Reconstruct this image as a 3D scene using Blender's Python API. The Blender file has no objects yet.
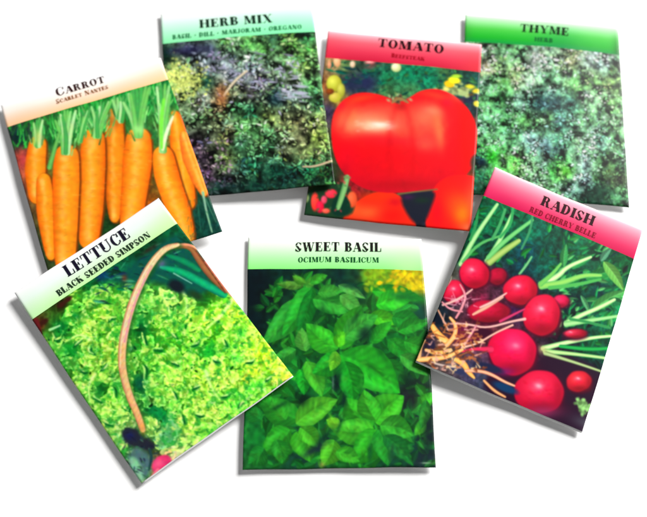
import bpy, math
import numpy as np

rng = np.random.default_rng(7)
S = 3                      # artwork sampling, dots per artwork unit
GAIN = 1.16                # light level on the table, used to turn printed colours into albedo

# ------------------------------------------------------------------ camera frame
TILT = 0.3993; HGT = 0.45; FOC = 900.0; W0, H0 = 647.0, 517.0; CX, CY = W0/2, H0/2
CAM = np.array([0, -HGT*math.sin(TILT), HGT*math.cos(TILT)])
FW = np.array([0, math.sin(TILT), -math.cos(TILT)]); UP = np.array([0, math.cos(TILT), math.sin(TILT)]); RT = np.array([1., 0, 0])

def to_table(px, py, z=0.0):
    """measured point -> point on the plane at height z"""
    d = FW[None]*FOC + RT[None]*(np.atleast_1d(px)-CX)[:, None] - UP[None]*(np.atleast_1d(py)-CY)[:, None]
    t = (z-CAM[2])/d[:, 2]
    return CAM[None]+d*t[:, None]

def measure(P):
    q = P-CAM
    w = q@FW
    return CX+FOC*(q@RT)/w, CY-FOC*(q@UP)/w

def lin(c):
    c = np.asarray(c, float)/255.0
    return np.where(c <= .04045, c/12.92, ((c+.055)/1.055)**2.4)

# ------------------------------------------------------------------ artwork canvas (the printed pictures)
def noise(h, w, cell, seed):
    r = np.random.default_rng(seed)
    gh, gw = int(h/cell)+3, int(w/cell)+3
    g = r.random((gh, gw))
    y = np.arange(h)/cell; x = np.arange(w)/cell
    yi = y.astype(int); xi = x.astype(int)
    fy = (y-yi)[:, None]; fx = (x-xi)[None]
    fy = fy*fy*(3-2*fy); fx = fx*fx*(3-2*fx)
    a = g[yi][:, xi]; b = g[yi][:, xi+1]; c = g[yi+1][:, xi]; d = g[yi+1][:, xi+1]
    return (a*(1-fx)+b*fx)*(1-fy)+(c*(1-fx)+d*fx)*fy

class Art:
    def __init__(s, x0, y0, x1, y1, bg=(0, 0, 0)):
        s.x0, s.y0 = x0, y0
        s.w, s.h = int((x1-x0)*S), int((y1-y0)*S)
        s.a = np.zeros((s.h, s.w, 3)); s.a[:] = bg
        s.X = x0+(np.arange(s.w)+.5)/S; s.Y = y0+(np.arange(s.h)+.5)/S
    def win(s, xa, ya, xb, yb):
        i0 = max(0, int((xa-s.x0)*S)); i1 = min(s.w, int((xb-s.x0)*S)+2)
        j0 = max(0, int((ya-s.y0)*S)); j1 = min(s.h, int((yb-s.y0)*S)+2)
        if i1 <= i0 or j1 <= j0: return None
        X, Y = np.meshgrid(s.X[i0:i1], s.Y[j0:j1])
        return slice(j0, j1), slice(i0, i1), X, Y
    def put(s, w, col, al):
        al = np.clip(al, 0, 1)[..., None]
        v = s.a[w[0], w[1]]
        s.a[w[0], w[1]] = v*(1-al)+np.asarray(col, float)*al
    def field(s, pts, p=2.6):
        """smooth colour map through measured colours"""
        st = 6
        X, Y = np.meshgrid(s.X[::st], s.Y[::st])
        num = 0; den = 0
        for (x, y, c) in pts:
            w = 1/(((X-x)**2+(Y-y)**2)+9)**(p/2)
            num = num+w[..., None]*np.array(c, float); den = den+w
        f = num/den[..., None]
        yi = np.arange(s.h)/st; xi = np.arange(s.w)/st
        y0 = np.minimum(yi.astype(int), f.shape[0]-2); x0 = np.minimum(xi.astype(int), f.shape[1]-2)
        fy = np.clip(yi-y0, 0, 1)[:, None, None]; fx = np.clip(xi-x0, 0, 1)[None, :, None]
        s.a = (f[y0][:, x0]*(1-fx)+f[y0][:, x0+1]*fx)*(1-fy)+(f[y0+1][:, x0]*(1-fx)+f[y0+1][:, x0+1]*fx)*fy
    def at(s, x, y):
        i = int(np.clip((x-s.x0)*S, 0, s.w-1)); j = int(np.clip((y-s.y0)*S, 0, s.h-1))
        return s.a[j, i].copy()
    def oval(s, x, y, rx, ry, col, ang=0, soft=1.2, al=1.0, core=None, hx=-.25, hy=-.3, wob=0):
        R = max(rx, ry)+soft*2
        w = s.win(x-R, y-R, x+R, y+R)
        if not w: return
        c, n = math.cos(math.radians(ang)), math.sin(math.radians(ang))
        dx, dy = w[2]-x, w[3]-y
        u = (dx*c+dy*n)/rx; v = (-dx*n+dy*c)/ry
        d = np.sqrt(u*u+v*v)
        if wob: th = np.arctan2(v, u); d = d*(1+wob*np.sin(2*th+x)+wob*.6*np.sin(3*th+y)+wob*.3*np.sin(7*th))
        m = (1-d)*min(rx, ry)/soft+.5
        col = np.array(col, float)
        if core is not None:
            t = np.clip(1-np.sqrt((u-hx)**2+(v-hy)**2)/1.15, 0, 1)[..., None]
            col = col*(1-t)+np.array(core, float)*t
        s.put(w, col, m*al)
    def glow(s, x, y, rx, ry, col, ang=0, al=1.0):
        R = max(rx, ry)*2.3
        w = s.win(x-R, y-R, x+R, y+R)
        if not w: return
        c, n = math.cos(math.radians(ang)), math.sin(math.radians(ang))
        dx, dy = w[2]-x, w[3]-y
        u = (dx*c+dy*n)/rx; v = (-dx*n+dy*c)/ry
        s.put(w, col, al*np.exp(-(u*u+v*v)))
    def poly(s, pts, col, soft=1.0, al=1.0, mask=None):
        pts = smooth(pts, 6)
        xs, ys = pts[:, 0], pts[:, 1]
        w = s.win(xs.min()-2, ys.min()-2, xs.max()+2, ys.max()+2)
        if not w: return
        X, Y = w[2], w[3]
        ins = np.zeros(X.shape, bool); dd = np.full(X.shape, 1e9)
        n = len(pts)
        for i in range(n):
            x1, y1 = pts[i]; x2, y2 = pts[(i+1) % n]
            cond = ((y1 > Y) != (y2 > Y))
            if y1 != y2:
                ins ^= cond & (X < (x2-x1)*(Y-y1)/(y2-y1)+x1)
            ex, ey = x2-x1, y2-y1; L = ex*ex+ey*ey+1e-9
            t = np.clip(((X-x1)*ex+(Y-y1)*ey)/L, 0, 1)
            dd = np.minimum(dd, (X-x1-t*ex)**2+(Y-y1-t*ey)**2)
        d = np.sqrt(dd); d = np.where(ins, d, -d)
        s.put(w, col, (d/soft+.5)*al)
        return w, d
    def stroke(s, pts, rad, mid, edge=None, soft=.9, al=1.0, off=0.0, rings=0):
        """tapered round stroke, colour runs from mid (axis) to edge (rim)"""
        P = smooth_open(np.array(pts, float), 5)
        rad = np.interp(np.linspace(0, 1, len(P)), np.linspace(0, 1, len(rad)), rad)
        R = max(rad)+2
        w = s.win(P[:, 0].min()-R, P[:, 1].min()-R, P[:, 0].max()+R, P[:, 1].max()+R)
        if not w: return
        X, Y = w[2], w[3]
        best = np.full(X.shape, -1e9); prof = np.zeros(X.shape); al_t = np.zeros(X.shape)
        for i in range(len(P)-1):
            (x1, y1), (x2, y2) = P[i], P[i+1]
            ex, ey = x2-x1, y2-y1; L = math.hypot(ex, ey)+1e-9
            t = np.clip(((X-x1)*ex+(Y-y1)*ey)/L/L, 0, 1)
            r = rad[i]*(1-t)+rad[i+1]*t
            dx, dy = X-x1-t*ex, Y-y1-t*ey
            q = r-np.sqrt(dx*dx+dy*dy)
            sgn = (dx*-ey+dy*ex)/L
            up = q > best
            best = np.where(up, q, best); prof = np.where(up, sgn/np.maximum(r, .1), prof)
            al_t = np.where(up, (i+t), al_t)
        mid = np.array(mid, float)
        if edge is not None:
            t = np.clip(np.abs(prof-off)/(1+abs(off)), 0, 1)[..., None]**2
            col = mid*(1-t)+np.array(edge, float)*t
        else: col = mid
        if rings:
            k = np.sin(al_t*rings+3*np.sin(al_t*1.7)+prof*1.2)*np.sin(al_t*rings*.37+1)
            col = col*(1+.035*k[..., None])
        s.put(w, col, (best/soft+.5)*al)
    def leaf(s, x1, y1, x2, y2, wd, col, vein=None, al=1.0, dark=.72, seed=0):
        ex, ey = x2-x1, y2-y1; L = math.hypot(ex, ey)
        w = s.win(min(x1, x2)-wd, min(y1, y2)-wd, max(x1, x2)+wd, max(y1, y2)+wd)
        if not w or L < .5: return
        X, Y = w[2], w[3]
        t = ((X-x1)*ex+(Y-y1)*ey)/L/L
        q = (-(X-x1)*ey+(Y-y1)*ex)/L
        q = q+.12*wd*np.sin(t*3.1)
        tt = np.clip(t, 0, 1)
        half = wd*.5*np.sin(math.pi*tt**.75)**.8*(1+.018*np.sin(tt*30+seed))
        m = np.where((t > 0) & (t < 1), half-np.abs(q), -1)
        n = q/(half+.5)
        rib = .5+.5*np.cos((tt*9-np.abs(n)*1.6)*2*math.pi*.9)
        sh = np.where(n > 0, 1.0, dark)*(.95+.1*rib)*(1-.15*np.abs(n)**2)
        c = np.array(col, float)[None, None]*sh[..., None]
        if vein is not None:
            v = np.clip(1-np.abs(q)/(.04*wd+.3), 0, 1)[..., None]*.45
            c = c*(1-v)+np.array(vein, float)*v
        s.put(w, c, m/.9*al)
    def mottle(s, amp, cell, seed, ridge=False):
        n = noise(s.h, s.w, cell*S, seed)
        if ridge: n = 1-2*np.abs(n-.5)
        s.a *= (1+amp*(n-.5)*2)[..., None]
    def tint(s, amp, cell, seed):
        for k in range(3):
            s.a[..., k] *= 1+amp*(noise(s.h, s.w, cell*S, seed+k)-.5)*2
    def patches(s, cell, seed, lo, locol, hi, hicol, amt, gmin=140):
        """leaf gaps and lit leaf tips: irregular patches where the foliage is"""
        n = .6*noise(s.h, s.w, cell*S, seed)+.4*noise(s.h, s.w, cell*S*.45, seed+1)
        ok = np.clip((s.a[..., 1]-gmin)/30, 0, 1)*np.clip((s.a[..., 1]-s.a[..., 0]+40)/40, 0, 1)
        for m, col in ((np.clip((lo-n)*7, 0, 1), locol), (np.clip((n-hi)*7, 0, 1), hicol)):
            al = (m*ok*amt)[..., None]
            s.a = s.a*(1-al)+np.array(col, float)*al
    def punch(s, k, mid=115): s.a = np.clip(mid+(s.a-mid)*k, 0, 255)
    def blur(s, r):
        r = int(r)
        for ax in (0, 1):
            for _ in range(2):
                p = np.pad(s.a, [(r, r) if k == ax else (0, 0) for k in range(3)], mode='edge')
                acc = 0
                for k in range(2*r+1):
                    acc = acc+(p[k:k+s.h] if ax == 0 else p[:, k:k+s.w])
                s.a = acc/(2*r+1)
    def sample(s, px, py):
        x = np.clip((px-s.x0)*S-.5, 0, s.w-1.001); y = np.clip((py-s.y0)*S-.5, 0, s.h-1.001)
        i = x.astype(int); j = y.astype(int); fx = (x-i)[:, None]; fy = (y-j)[:, None]
        return (s.a[j, i]*(1-fx)+s.a[j, i+1]*fx)*(1-fy)+(s.a[j+1, i]*(1-fx)+s.a[j+1, i+1]*fx)*fy

def smooth(pts, k):
    P = np.array(pts, float)
    for _ in range(2):
        Q = np.roll(P, -1, 0)
        P = np.stack([P*.75+Q*.25, P*.25+Q*.75], 1).reshape(-1, 2)
    return P
def smooth_open(P, k):
    if len(P) < 3: return P
    for _ in range(2):
        a = P[:-1]*.75+P[1:]*.25; b = P[:-1]*.25+P[1:]*.75
        P = np.concatenate([P[:1], np.stack([a, b], 1).reshape(-1, 2), P[-1:]])
    return P

def leaflets(A, n, smin, smax, lo, hi, jit=18, box=None, asp=(1.2, 2.4), al=.9, ang=None, src=None):
    src = A.a.copy() if src is None else src
    x0, y0, x1, y1 = box or (A.x0, A.y0, A.x0+A.w/S, A.y0+A.h/S)
    for _ in range(n):
        x = rng.uniform(x0, x1); y = rng.uniform(y0, y1)
        i = int(np.clip((x-A.x0)*S, 0, A.w-1)); j = int(np.clip((y-A.y0)*S, 0, A.h-1))
        c = src[j, i]*rng.uniform(lo, hi)+rng.normal(0, jit, 3)
        r = rng.uniform(smin, smax)
        a = rng.uniform(0, 180) if ang is None else rng.normal(*ang)
        A.oval(x, y, r*rng.uniform(*asp)*.7, r*.7, np.clip(c, 0, 255), ang=a, soft=.7, al=al)

def foliage(A, src, n, R, k, lf, lo, hi, seed, jit=8, gap=.5):
    """clumps of small leaves radiating from shoot tips over a noisy shaded bed"""
    f = .5*noise(A.h, A.w, 6*S, seed)+.3*noise(A.h, A.w, 2.7*S, seed+1)+.2*noise(A.h, A.w, 1.3*S, seed+2)
    A.a = src*np.clip((f-.2)*2.2, .15, 1.25)[..., None]
    ys = np.sort(rng.uniform(A.y0, A.y0+A.h/S, n))
    for y in ys:
        x = rng.uniform(A.x0, A.x0+A.w/S)
        c = src[int(np.clip((y-A.y0)*S, 0, A.h-1)), int(np.clip((x-A.x0)*S, 0, A.w-1))]
        b = rng.uniform(lo, hi)
        if rng.random() < gap: A.glow(x+rng.normal(0, R*.5), y+R*.7, R*.8, R*.5, c*.16, al=.75, ang=rng.uniform(-40, 40))
        rr = R*rng.uniform(.6, 1.3); m = rng.integers(k[0], k[1]+1); a0 = rng.uniform(0, 6.28)
        tint = rng.normal(0, jit, 3)
        for i in range(m):
            a = a0+i*6.28/m+rng.normal(0, .35); L = rr*rng.uniform(.6, 1.15); s0 = rr*rng.uniform(.05, .4)
            cc = np.clip(c*b*rng.uniform(.62, 1.25)+tint, 0, 255)
            A.leaf(x+math.cos(a)*s0, y+math.sin(a)*s0*.8, x+math.cos(a)*(s0+L), y+math.sin(a)*(s0+L)*.8, L*rng.uniform(*lf), cc, al=.9, dark=.62, seed=x)
# ------------------------------------------------------------------ the seven pictures
def lobe(A, x, y, R, c, rg):
    """one frilled leaf lobe: wavy rim, paler rim, creased middle, gap under it"""
    w = A.win(x-R*1.6, y-R*1.6, x+R*1.6, y+R*1.6)
    if not w: return
    dx, dy = w[2]-x, w[3]-y
    a0 = rg.uniform(0, 6.28); asp = rg.uniform(.6, 1)
    u = dx*math.cos(a0)+dy*math.sin(a0); v = (-dx*math.sin(a0)+dy*math.cos(a0))/asp
    th = np.arctan2(v, u); d = np.hypot(u, v)/R
    p = rg.uniform(0, 6.28, 3)
    edge = .84+.16*np.sin(2*th+p[0])+.09*np.sin(5*th+p[1])+.035*np.sin(12*th+p[2])
    q = d/edge
    c = np.clip(np.array(c, float), 0, 255)
    A.put(w, c*np.array((.12, .42, .22)), np.clip((1.3-q)*1.8, 0, 1)*.36)
    fold = .5+.5*np.sin(5*th+p[1]+5*d+1.2*np.sin(3*th+p[2]))
    k = (.74+.3*np.clip(q, 0, 1)**2*(.4+.6*fold)+.16*fold*np.clip(q, 0, 1))[..., None]
    rim = np.clip(1-np.abs(q-.8)/.26, 0, 1)[..., None]*(.1+.8*fold[..., None])
    col = np.clip(c*k*1.12, 0, 255)
    col = col*(1-rim)+np.clip(c*1.1+np.array((60, 24, 50)), 0, 255)*rim
    al = np.clip((1-q)*R/1.1+.5, 0, 1)[..., None]
    A.a[w[0], w[1]] = A.a[w[0], w[1]]*(1-al)+col*al
def art_carrot():
    A = Art(-6, 60, 235, 295)
    A.field([(20, 138, (8, 45, 45)), (30, 170, (190, 90, 60)), (24, 160, (200, 70, 60)), (50, 140, (20, 100, 45)), (75, 130, (0, 130, 40)), (100, 115, (15, 135, 45)), (125, 105, (0, 120, 40)),
             (150, 95, (10, 140, 50)), (160, 90, (0, 110, 40)), (168, 90, (10, 110, 50)), (52, 170, (90, 90, 30)), (80, 160, (150, 80, 20)), (108, 190, (120, 60, 10)), (108, 228, (20, 60, 25)), (128, 200, (120, 60, 10)),
             (150, 160, (110, 80, 20)), (150, 140, (30, 110, 50)), (185, 200, (10, 60, 45)), (205, 220, (8, 62, 52)), (215, 230, (15, 70, 60)), (195, 235, (10, 50, 40)), (55, 250, (40, 60, 30)), (150, 210, (170, 80, 10)), (178, 130, (180, 90, 30))])
    A.mottle(.25, 4, 11); A.mottle(.15, 1.5, 12)
    # feathery tops behind
    for _ in range(260):
        x = rng.uniform(8, 178); y = 124-(x-8)*.27+rng.uniform(2, 34)
        g = rng.uniform(.5, 1.25)
        A.stroke([(x, y), (x+rng.normal(0, 3), y-rng.uniform(5, 13))], [rng.uniform(.6, 1.6), .4], np.clip(np.array((45, 165, 60))*g, 0, 255), al=.75)
    O = (255, 156, 26); E = (238, 98, 8); Y = (255, 182, 60)
    def carrot(p, r, mid=O, edge=E, off=-.15):
        r = [q*1.07 for q in r]
        A.stroke([(x+1.2, y+.5) for x, y in p], [q+.9 for q in r], (120, 55, 8), soft=1.5, al=.75)
        A.stroke(p, r, mid, edge, soft=1.1, off=off, rings=2.6)
        Q = smooth_open(np.array(p, float), 5)
        for (x, y), (x2, y2) in zip(Q[:-1], Q[1:]):
            for t in np.arange(0, 1, .25):
                xx, yy = x+(x2-x)*t, y+(y2-y)*t
                if rng.random() < .8:
                    A.glow(xx-r[0]*.15+rng.normal(0, r[0]*.12), yy, r[0]*.28, 2.6, (255, 198, 92), al=.33)
    carrot([(175, 116), (181, 150), (187, 202)], [4.5, 9.5, 8], off=0)
    carrot([(184, 135), (192, 160), (199, 178), (204.5, 194)], [3.5, 8.2, 7, 2.2], mid=(255, 150, 40), edge=(228, 96, 24))
    A.stroke([(203, 193), (206, 210), (212, 232)], [1.6, 1.1, .8], (140, 190, 150), al=.8)
    A.stroke([(206, 200), (216, 222)], [.8, .6], (70, 130, 100), al=.7)
    A.stroke([(198, 205), (201, 232)], [.8, .6], (30, 95, 75), al=.7)
    carrot([(38, 145), (35, 168), (37, 196)], [8, 10, 7.5])
    carrot([(44, 181), (46, 212), (51, 256)], [6.5, 9, 4])
    carrot([(115, 116), (115, 150), (115, 188), (115, 219)], [6.5, 9.6, 8.6, 4.2], mid=(252, 144, 22), edge=(205, 80, 6))
    A.glow(115, 122, 8, 9, (150, 80, 20), al=.6)
    carrot([(94, 141), (93, 170), (92, 205), (89, 240)], [10.5, 12.3, 11.5, 9], off=0)
    carrot([(139, 141), (138, 165), (134, 200), (131, 226)], [11.5, 13.6, 11.5, 9.5], off=0)
    carrot([(67, 158), (66.5, 185), (66, 220), (65, 262)], [11.5, 12.8, 11.5, 9])
    carrot([(163.5, 157), (167, 178), (177, 206), (190, 241)], [9.5, 11.6, 11, 3.4], off=.1)
    # skin: fine cross creases and pores
    for _ in range(420):
        x = rng.uniform(28, 205); y = rng.uniform(140, 262); c = A.at(x, y)
        if c[0] > 215 and 90 < c[1] < 200:
            A.stroke([(x, y), (x+rng.uniform(1.5, 4.5), y+rng.normal(0, .4))], [.35, .25], c*rng.uniform(.72, .95) if rng.random() < .6 else np.clip(c*1.12+(0, 14, 40), 0, 255), al=.5)
    # shoulders
    for (x, y, w) in [(67, 152, 9), (95, 137, 8), (139, 136, 9), (163, 151, 6)]:
        A.glow(x, y+3, w, 2.6, (196, 150, 60), al=.6)
    # stalks
    for (cx, cy, sx, sy, n) in [(38, 134, 4, 8, 40), (66, 130, 8, 12, 110), (84, 122, 5, 8, 50), (100, 120, 7, 10, 100), (120, 108, 5, 7, 60), (138, 108, 9, 14, 130), (163, 112, 5, 18, 120)]:
        for _ in range(n):
            x = cx+rng.normal(0, sx*.8); y = cy+rng.normal(0, sy*.7); g = rng.uniform(.6, 1.15)
            A.stroke([(x, y+4), (x+rng.normal(0, 1.6)+(x-cx)*.25, y-4)], [.9, .5], np.array([(90, 205, 96), (150, 232, 130), (40, 160, 70)][rng.integers(3)])*g, al=.7)
    def bundle(cx, cy, tips, w=1.6):
        for (tx, ty) in tips:
            c = np.array([(150, 228, 130), (112, 205, 95), (186, 240, 160), (70, 176, 80)][rng.integers(4)], float)
            A.stroke([(cx+(tx-cx)*.12+rng.normal(0, .8), cy+1), ((cx*.6+tx*.4)+rng.normal(0, .8), cy*.55+ty*.45), (tx, ty)], [w, w*.9, w*.55], c, c*.8, al=.95)
    bundle(38, 146, [(34, 124), (37, 121), (40, 120), (43, 121)], 1.9)
    A.glow(38.5, 138, 3.5, 8, (226, 228, 120), al=.7)
    bundle(67, 153, [(56, 122), (61, 116), (65, 112), (68, 112), (71, 113), (76, 112), (63, 118)], 2.3)
    A.stroke([(50, 168), (55, 150), (60, 134)], [2.6, 2.2, 1.3], (110, 190, 90), (60, 140, 60))
    bundle(80, 142, [(84, 118), (88, 112), (91, 109)], 1.5)
    bundle(98, 137, [(92, 108), (100, 108), (104, 104), (109, 103), (112, 101), (98, 112)], 2.1)
    bundle(119, 118, [(113, 101), (118, 99), (124, 98)], 1.9)
    bundle(122, 122, [(121, 103), (127, 98)], 1.9)
    bundle(139, 136, [(124, 104), (129, 95), (133, 90), (137, 90), (142, 88), (146, 87), (149, 89), (131, 96)], 2.6)
    A.glow(139, 131, 6, 5, (170, 235, 140), al=.8)
    bundle(163, 151, [(157, 88), (161, 86), (165, 85), (169, 87), (170, 95), (160, 105)], 2.3)
    A.stroke([(163, 150), (167, 132), (173, 117)], [1.5, 1.8, 1], (228, 236, 196), al=.95)
    A.stroke([(162, 149), (161, 125), (164, 100)], [1.3, 2.2, 1.5], (120, 230, 70), al=.8)
    A.glow(23, 161, 3, 7, (206, 70, 74), al=.8)
    for _ in range(60):
        x = rng.uniform(188, 222); y = rng.uniform(198, 240)
        A.stroke([(x, y), (x+rng.normal(0, 2), y+rng.uniform(3, 9))], [.6, .4], (25, 95, 75), al=.4)
    A.tint(.05, 3, 21); A.blur(1)
    return A

def art_herb():
    A = Art(152, 18, 345, 210)
    A.field([(166, 55, (15, 40, 35)), (190, 52, (55, 55, 90)), (210, 52, (60, 60, 95)), (222, 46, (90, 130, 80)), (175, 72, (175, 195, 100)), (185, 80, (205, 222, 110)), (196, 86, (170, 190, 105)), (178, 92, (150, 180, 95)),
             (206, 66, (120, 120, 145)), (208, 84, (25, 70, 55)), (215, 60, (120, 125, 150)), (225, 68, (160, 165, 185)), (232, 76, (140, 140, 175)), (245, 60, (110, 150, 110)), (250, 45, (75, 150, 70)), (262, 50, (95, 165, 80)), (272, 38, (40, 75, 60)), (290, 45, (80, 130, 60)), (304, 36, (25, 55, 40)), (308, 55, (90, 150, 70)), (300, 70, (130, 170, 100)),
             (250, 72, (170, 165, 190)), (262, 82, (130, 115, 140)), (250, 95, (85, 65, 85)), (275, 70, (120, 150, 120)), (290, 82, (125, 150, 115)), (275, 98, (20, 50, 60)), (290, 96, (140, 150, 160)), (310, 90, (60, 120, 70)), (318, 105, (40, 90, 60)),
             (222, 92, (185, 110, 75)), (222, 104, (150, 95, 60)), (205, 100, (150, 150, 150)), (185, 105, (130, 155, 115)), (195, 118, (100, 130, 95)), (212, 118, (80, 75, 55)), (235, 108, (70, 150, 90)), (250, 112, (20, 75, 55)), (245, 125, (100, 175, 90)), (258, 132, (90, 165, 95)), (240, 145, (60, 130, 90)), (228, 135, (120, 100, 80)),
             (270, 118, (120, 130, 70)), (285, 120, (160, 165, 110)), (300, 122, (110, 95, 70)), (320, 120, (170, 185, 110)), (318, 138, (150, 170, 70)), (300, 140, (130, 120, 90)), (310, 152, (120, 130, 75)), (285, 150, (110, 110, 80)), (270, 145, (50, 95, 60)),
             (196, 145, (75, 35, 80)), (205, 158, (60, 30, 65)), (208, 172, (90, 50, 90)), (222, 165, (90, 100, 75)), (215, 150, (60, 60, 50)), (228, 180, (40, 30, 50)), (225, 158, (110, 130, 60)), (250, 165, (20, 70, 60)), (255, 178, (40, 95, 70)), (275, 172, (15, 65, 55)), (290, 178, (20, 50, 50)), (310, 172, (15, 80, 50)), (322, 172, (30, 80, 50)), (332, 178, (40, 75, 40)), (220, 190, (20, 40, 45)), (260, 188, (15, 50, 45)), (200, 200, (15, 30, 35)), (180, 150, (60, 80, 60))])
    src = A.a.copy()
    src = np.clip(src*.9+np.array((66, 108, 66))*.28, 0, 255)
    foliage(A, src, 720, 6, (3, 6), (.35, .6), 1.05, 2.1, 300, 12, gap=.3)
    leaflets(A, 700, .6, 1.3, 1.2, 1.9, 12, src=src, al=.6)
    # dill heads, yellow green umbels
    for _ in range(230):
        x = 184+rng.normal(0, 10); y = 80+rng.normal(0, 8)
        A.oval(x, y, rng.uniform(.8, 2), rng.uniform(.7, 1.4), np.array((218, 232, 124))*rng.uniform(.7, 1.12), ang=rng.uniform(0, 180), soft=.8, al=.75)
    for _ in range(70):    # grey sage blades
        x = rng.uniform(205, 300); y = 72+rng.normal(0, 11)
        A.leaf(x, y, x+rng.normal(0, 7), y+rng.normal(0, 4), 3, np.array((172, 172, 196))*rng.uniform(.7, 1.15), al=.8)
    for _ in range(45):
        x = rng.uniform(275, 306); y = rng.uniform(86, 102)
        A.stroke([(x, y), (x+7, y+1)], [.9, .4], (170, 170, 190), al=.55)
    for _ in range(70):
        x = rng.uniform(192, 232); y = rng.uniform(140, 188)
        A.oval(x, y, 1.6, 1, np.array((190, 150, 190))*rng.uniform(.35, 1.1), ang=rng.uniform(0, 180), al=.6)
    A.stroke([(247, 72), (236, 81), (228, 91), (224, 97)], [.9, 1.2, 1], (206, 190, 160))
    A.glow(222, 99, 5, 7, (176, 104, 66), al=.6)
    A.stroke([(303, 167), (315, 167), (334, 160)], [.9, 1.1, 1.1], (196, 170, 140), al=.85)
    A.glow(186, 51, 27, 5, (48, 46, 82), al=.75, ang=-4); A.glow(164, 57, 5, 9, (10, 36, 28), al=.8)
    A.glow(255, 186, 62, 6, (14, 44, 42), al=.6, ang=-5)
    A.glow(276, 172, 22, 6, (10, 50, 42), al=.5); A.glow(276, 101, 8, 6, (12, 36, 52), al=.6); A.glow(208, 83, 5, 5, (14, 56, 44), al=.6)
    A.punch(1.12, 95); A.blur(1)
    return A

def art_thyme():
    A = Art(455, 34, 640, 222)
    A.field([(486, 50, (130, 150, 130)), (485, 68, (180, 150, 130)), (500, 48, (70, 110, 75)), (515, 50, (110, 165, 115)), (535, 60, (150, 140, 150)), (555, 56, (140, 160, 140)), (570, 62, (120, 110, 75)), (590, 62, (160, 160, 175)), (605, 66, (150, 165, 175)), (616, 70, (50, 60, 40)),
             (485, 85, (110, 170, 130)), (505, 85, (80, 140, 70)), (515, 78, (130, 130, 90)), (530, 80, (170, 190, 170)), (550, 80, (110, 160, 125)), (575, 85, (90, 150, 80)), (590, 80, (110, 150, 80)), (610, 85, (120, 140, 80)),
             (485, 105, (100, 160, 105)), (500, 100, (50, 110, 60)), (520, 105, (120, 160, 150)), (540, 105, (40, 75, 90)), (555, 105, (60, 90, 105)), (570, 105, (40, 75, 80)), (590, 100, (150, 185, 150)), (612, 105, (110, 150, 90)),
             (485, 125, (120, 190, 150)), (505, 122, (70, 150, 80)), (525, 122, (90, 150, 80)), (545, 118, (110, 160, 90)), (560, 125, (50, 90, 90)), (580, 120, (100, 150, 110)), (600, 122, (120, 160, 130)), (618, 122, (110, 150, 100)),
             (490, 142, (110, 180, 120)), (510, 140, (90, 150, 110)), (530, 142, (140, 165, 185)), (545, 148, (90, 110, 140)), (560, 145, (60, 110, 90)), (580, 142, (150, 180, 150)), (600, 145, (130, 170, 170)), (615, 142, (90, 140, 90)),
             (482, 162, (20, 45, 60)), (492, 157, (60, 190, 40)), (505, 160, (100, 160, 90)), (515, 165, (90, 175, 60)), (530, 168, (130, 170, 130)), (545, 160, (70, 90, 90)), (555, 170, (60, 170, 60)), (565, 173, (95, 185, 55)), (585, 165, (150, 160, 180)), (598, 160, (80, 130, 80)), (612, 165, (60, 90, 50)), (622, 160, (100, 150, 110)),
             (540, 182, (120, 160, 120)), (570, 188, (130, 170, 170)), (585, 182, (140, 150, 180)), (598, 178, (40, 60, 30)), (610, 178, (70, 80, 50)), (622, 178, (50, 55, 35)), (600, 195, (20, 60, 40)), (590, 200, (15, 45, 35)), (620, 198, (110, 190, 130)), (626, 204, (30, 60, 35)), (480, 180, (15, 60, 45)), (478, 195, (20, 60, 45))])
    src = A.a.copy()
    src = np.clip(src*np.array((.98, 1.04, .98))+np.array((104, 158, 116))*.24, 0, 255)
    foliage(A, src, 1150, 4.2, (4, 6), (.45, .75), 1.15, 1.85, 320, 9, gap=.22)
    for _ in range(700):     # pale growing tips
        x = rng.uniform(474, 632); y = rng.uniform(46, 204)
        c = A.at(x, y)*.6+np.array([(130, 190, 140), (165, 200, 175), (150, 172, 188), (110, 180, 95)][rng.integers(4)])*.42
        A.oval(x, y, rng.uniform(.8, 1.7), rng.uniform(.6, 1.1), np.clip(c, 0, 255), ang=rng.uniform(0, 180), soft=.9, al=.75)
    for (x, y, r, c, al) in [(565, 172, 5, (88, 182, 48), .6), (492, 157, 5, (40, 190, 40), .6), (481, 163, 4, (14, 36, 52), .8), (546, 106, 14, (30, 62, 78), .4), (602, 192, 12, (14, 52, 40), .55), (616, 180, 8, (40, 42, 26), .55), (616, 66, 3, (40, 52, 36), .8), (590, 199, 16, (18, 40, 34), .5), (556, 151, 6, (30, 44, 60), .5), (517, 157, 2.5, (70, 30, 50), .6), (480, 198, 6, (14, 50, 40), .6)]:
        A.glow(x, y, r, r*.8, c, al=al)
    A.tint(.03, 2.2, 41); A.punch(1.1, 110); A.blur(1)
    return A

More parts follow.
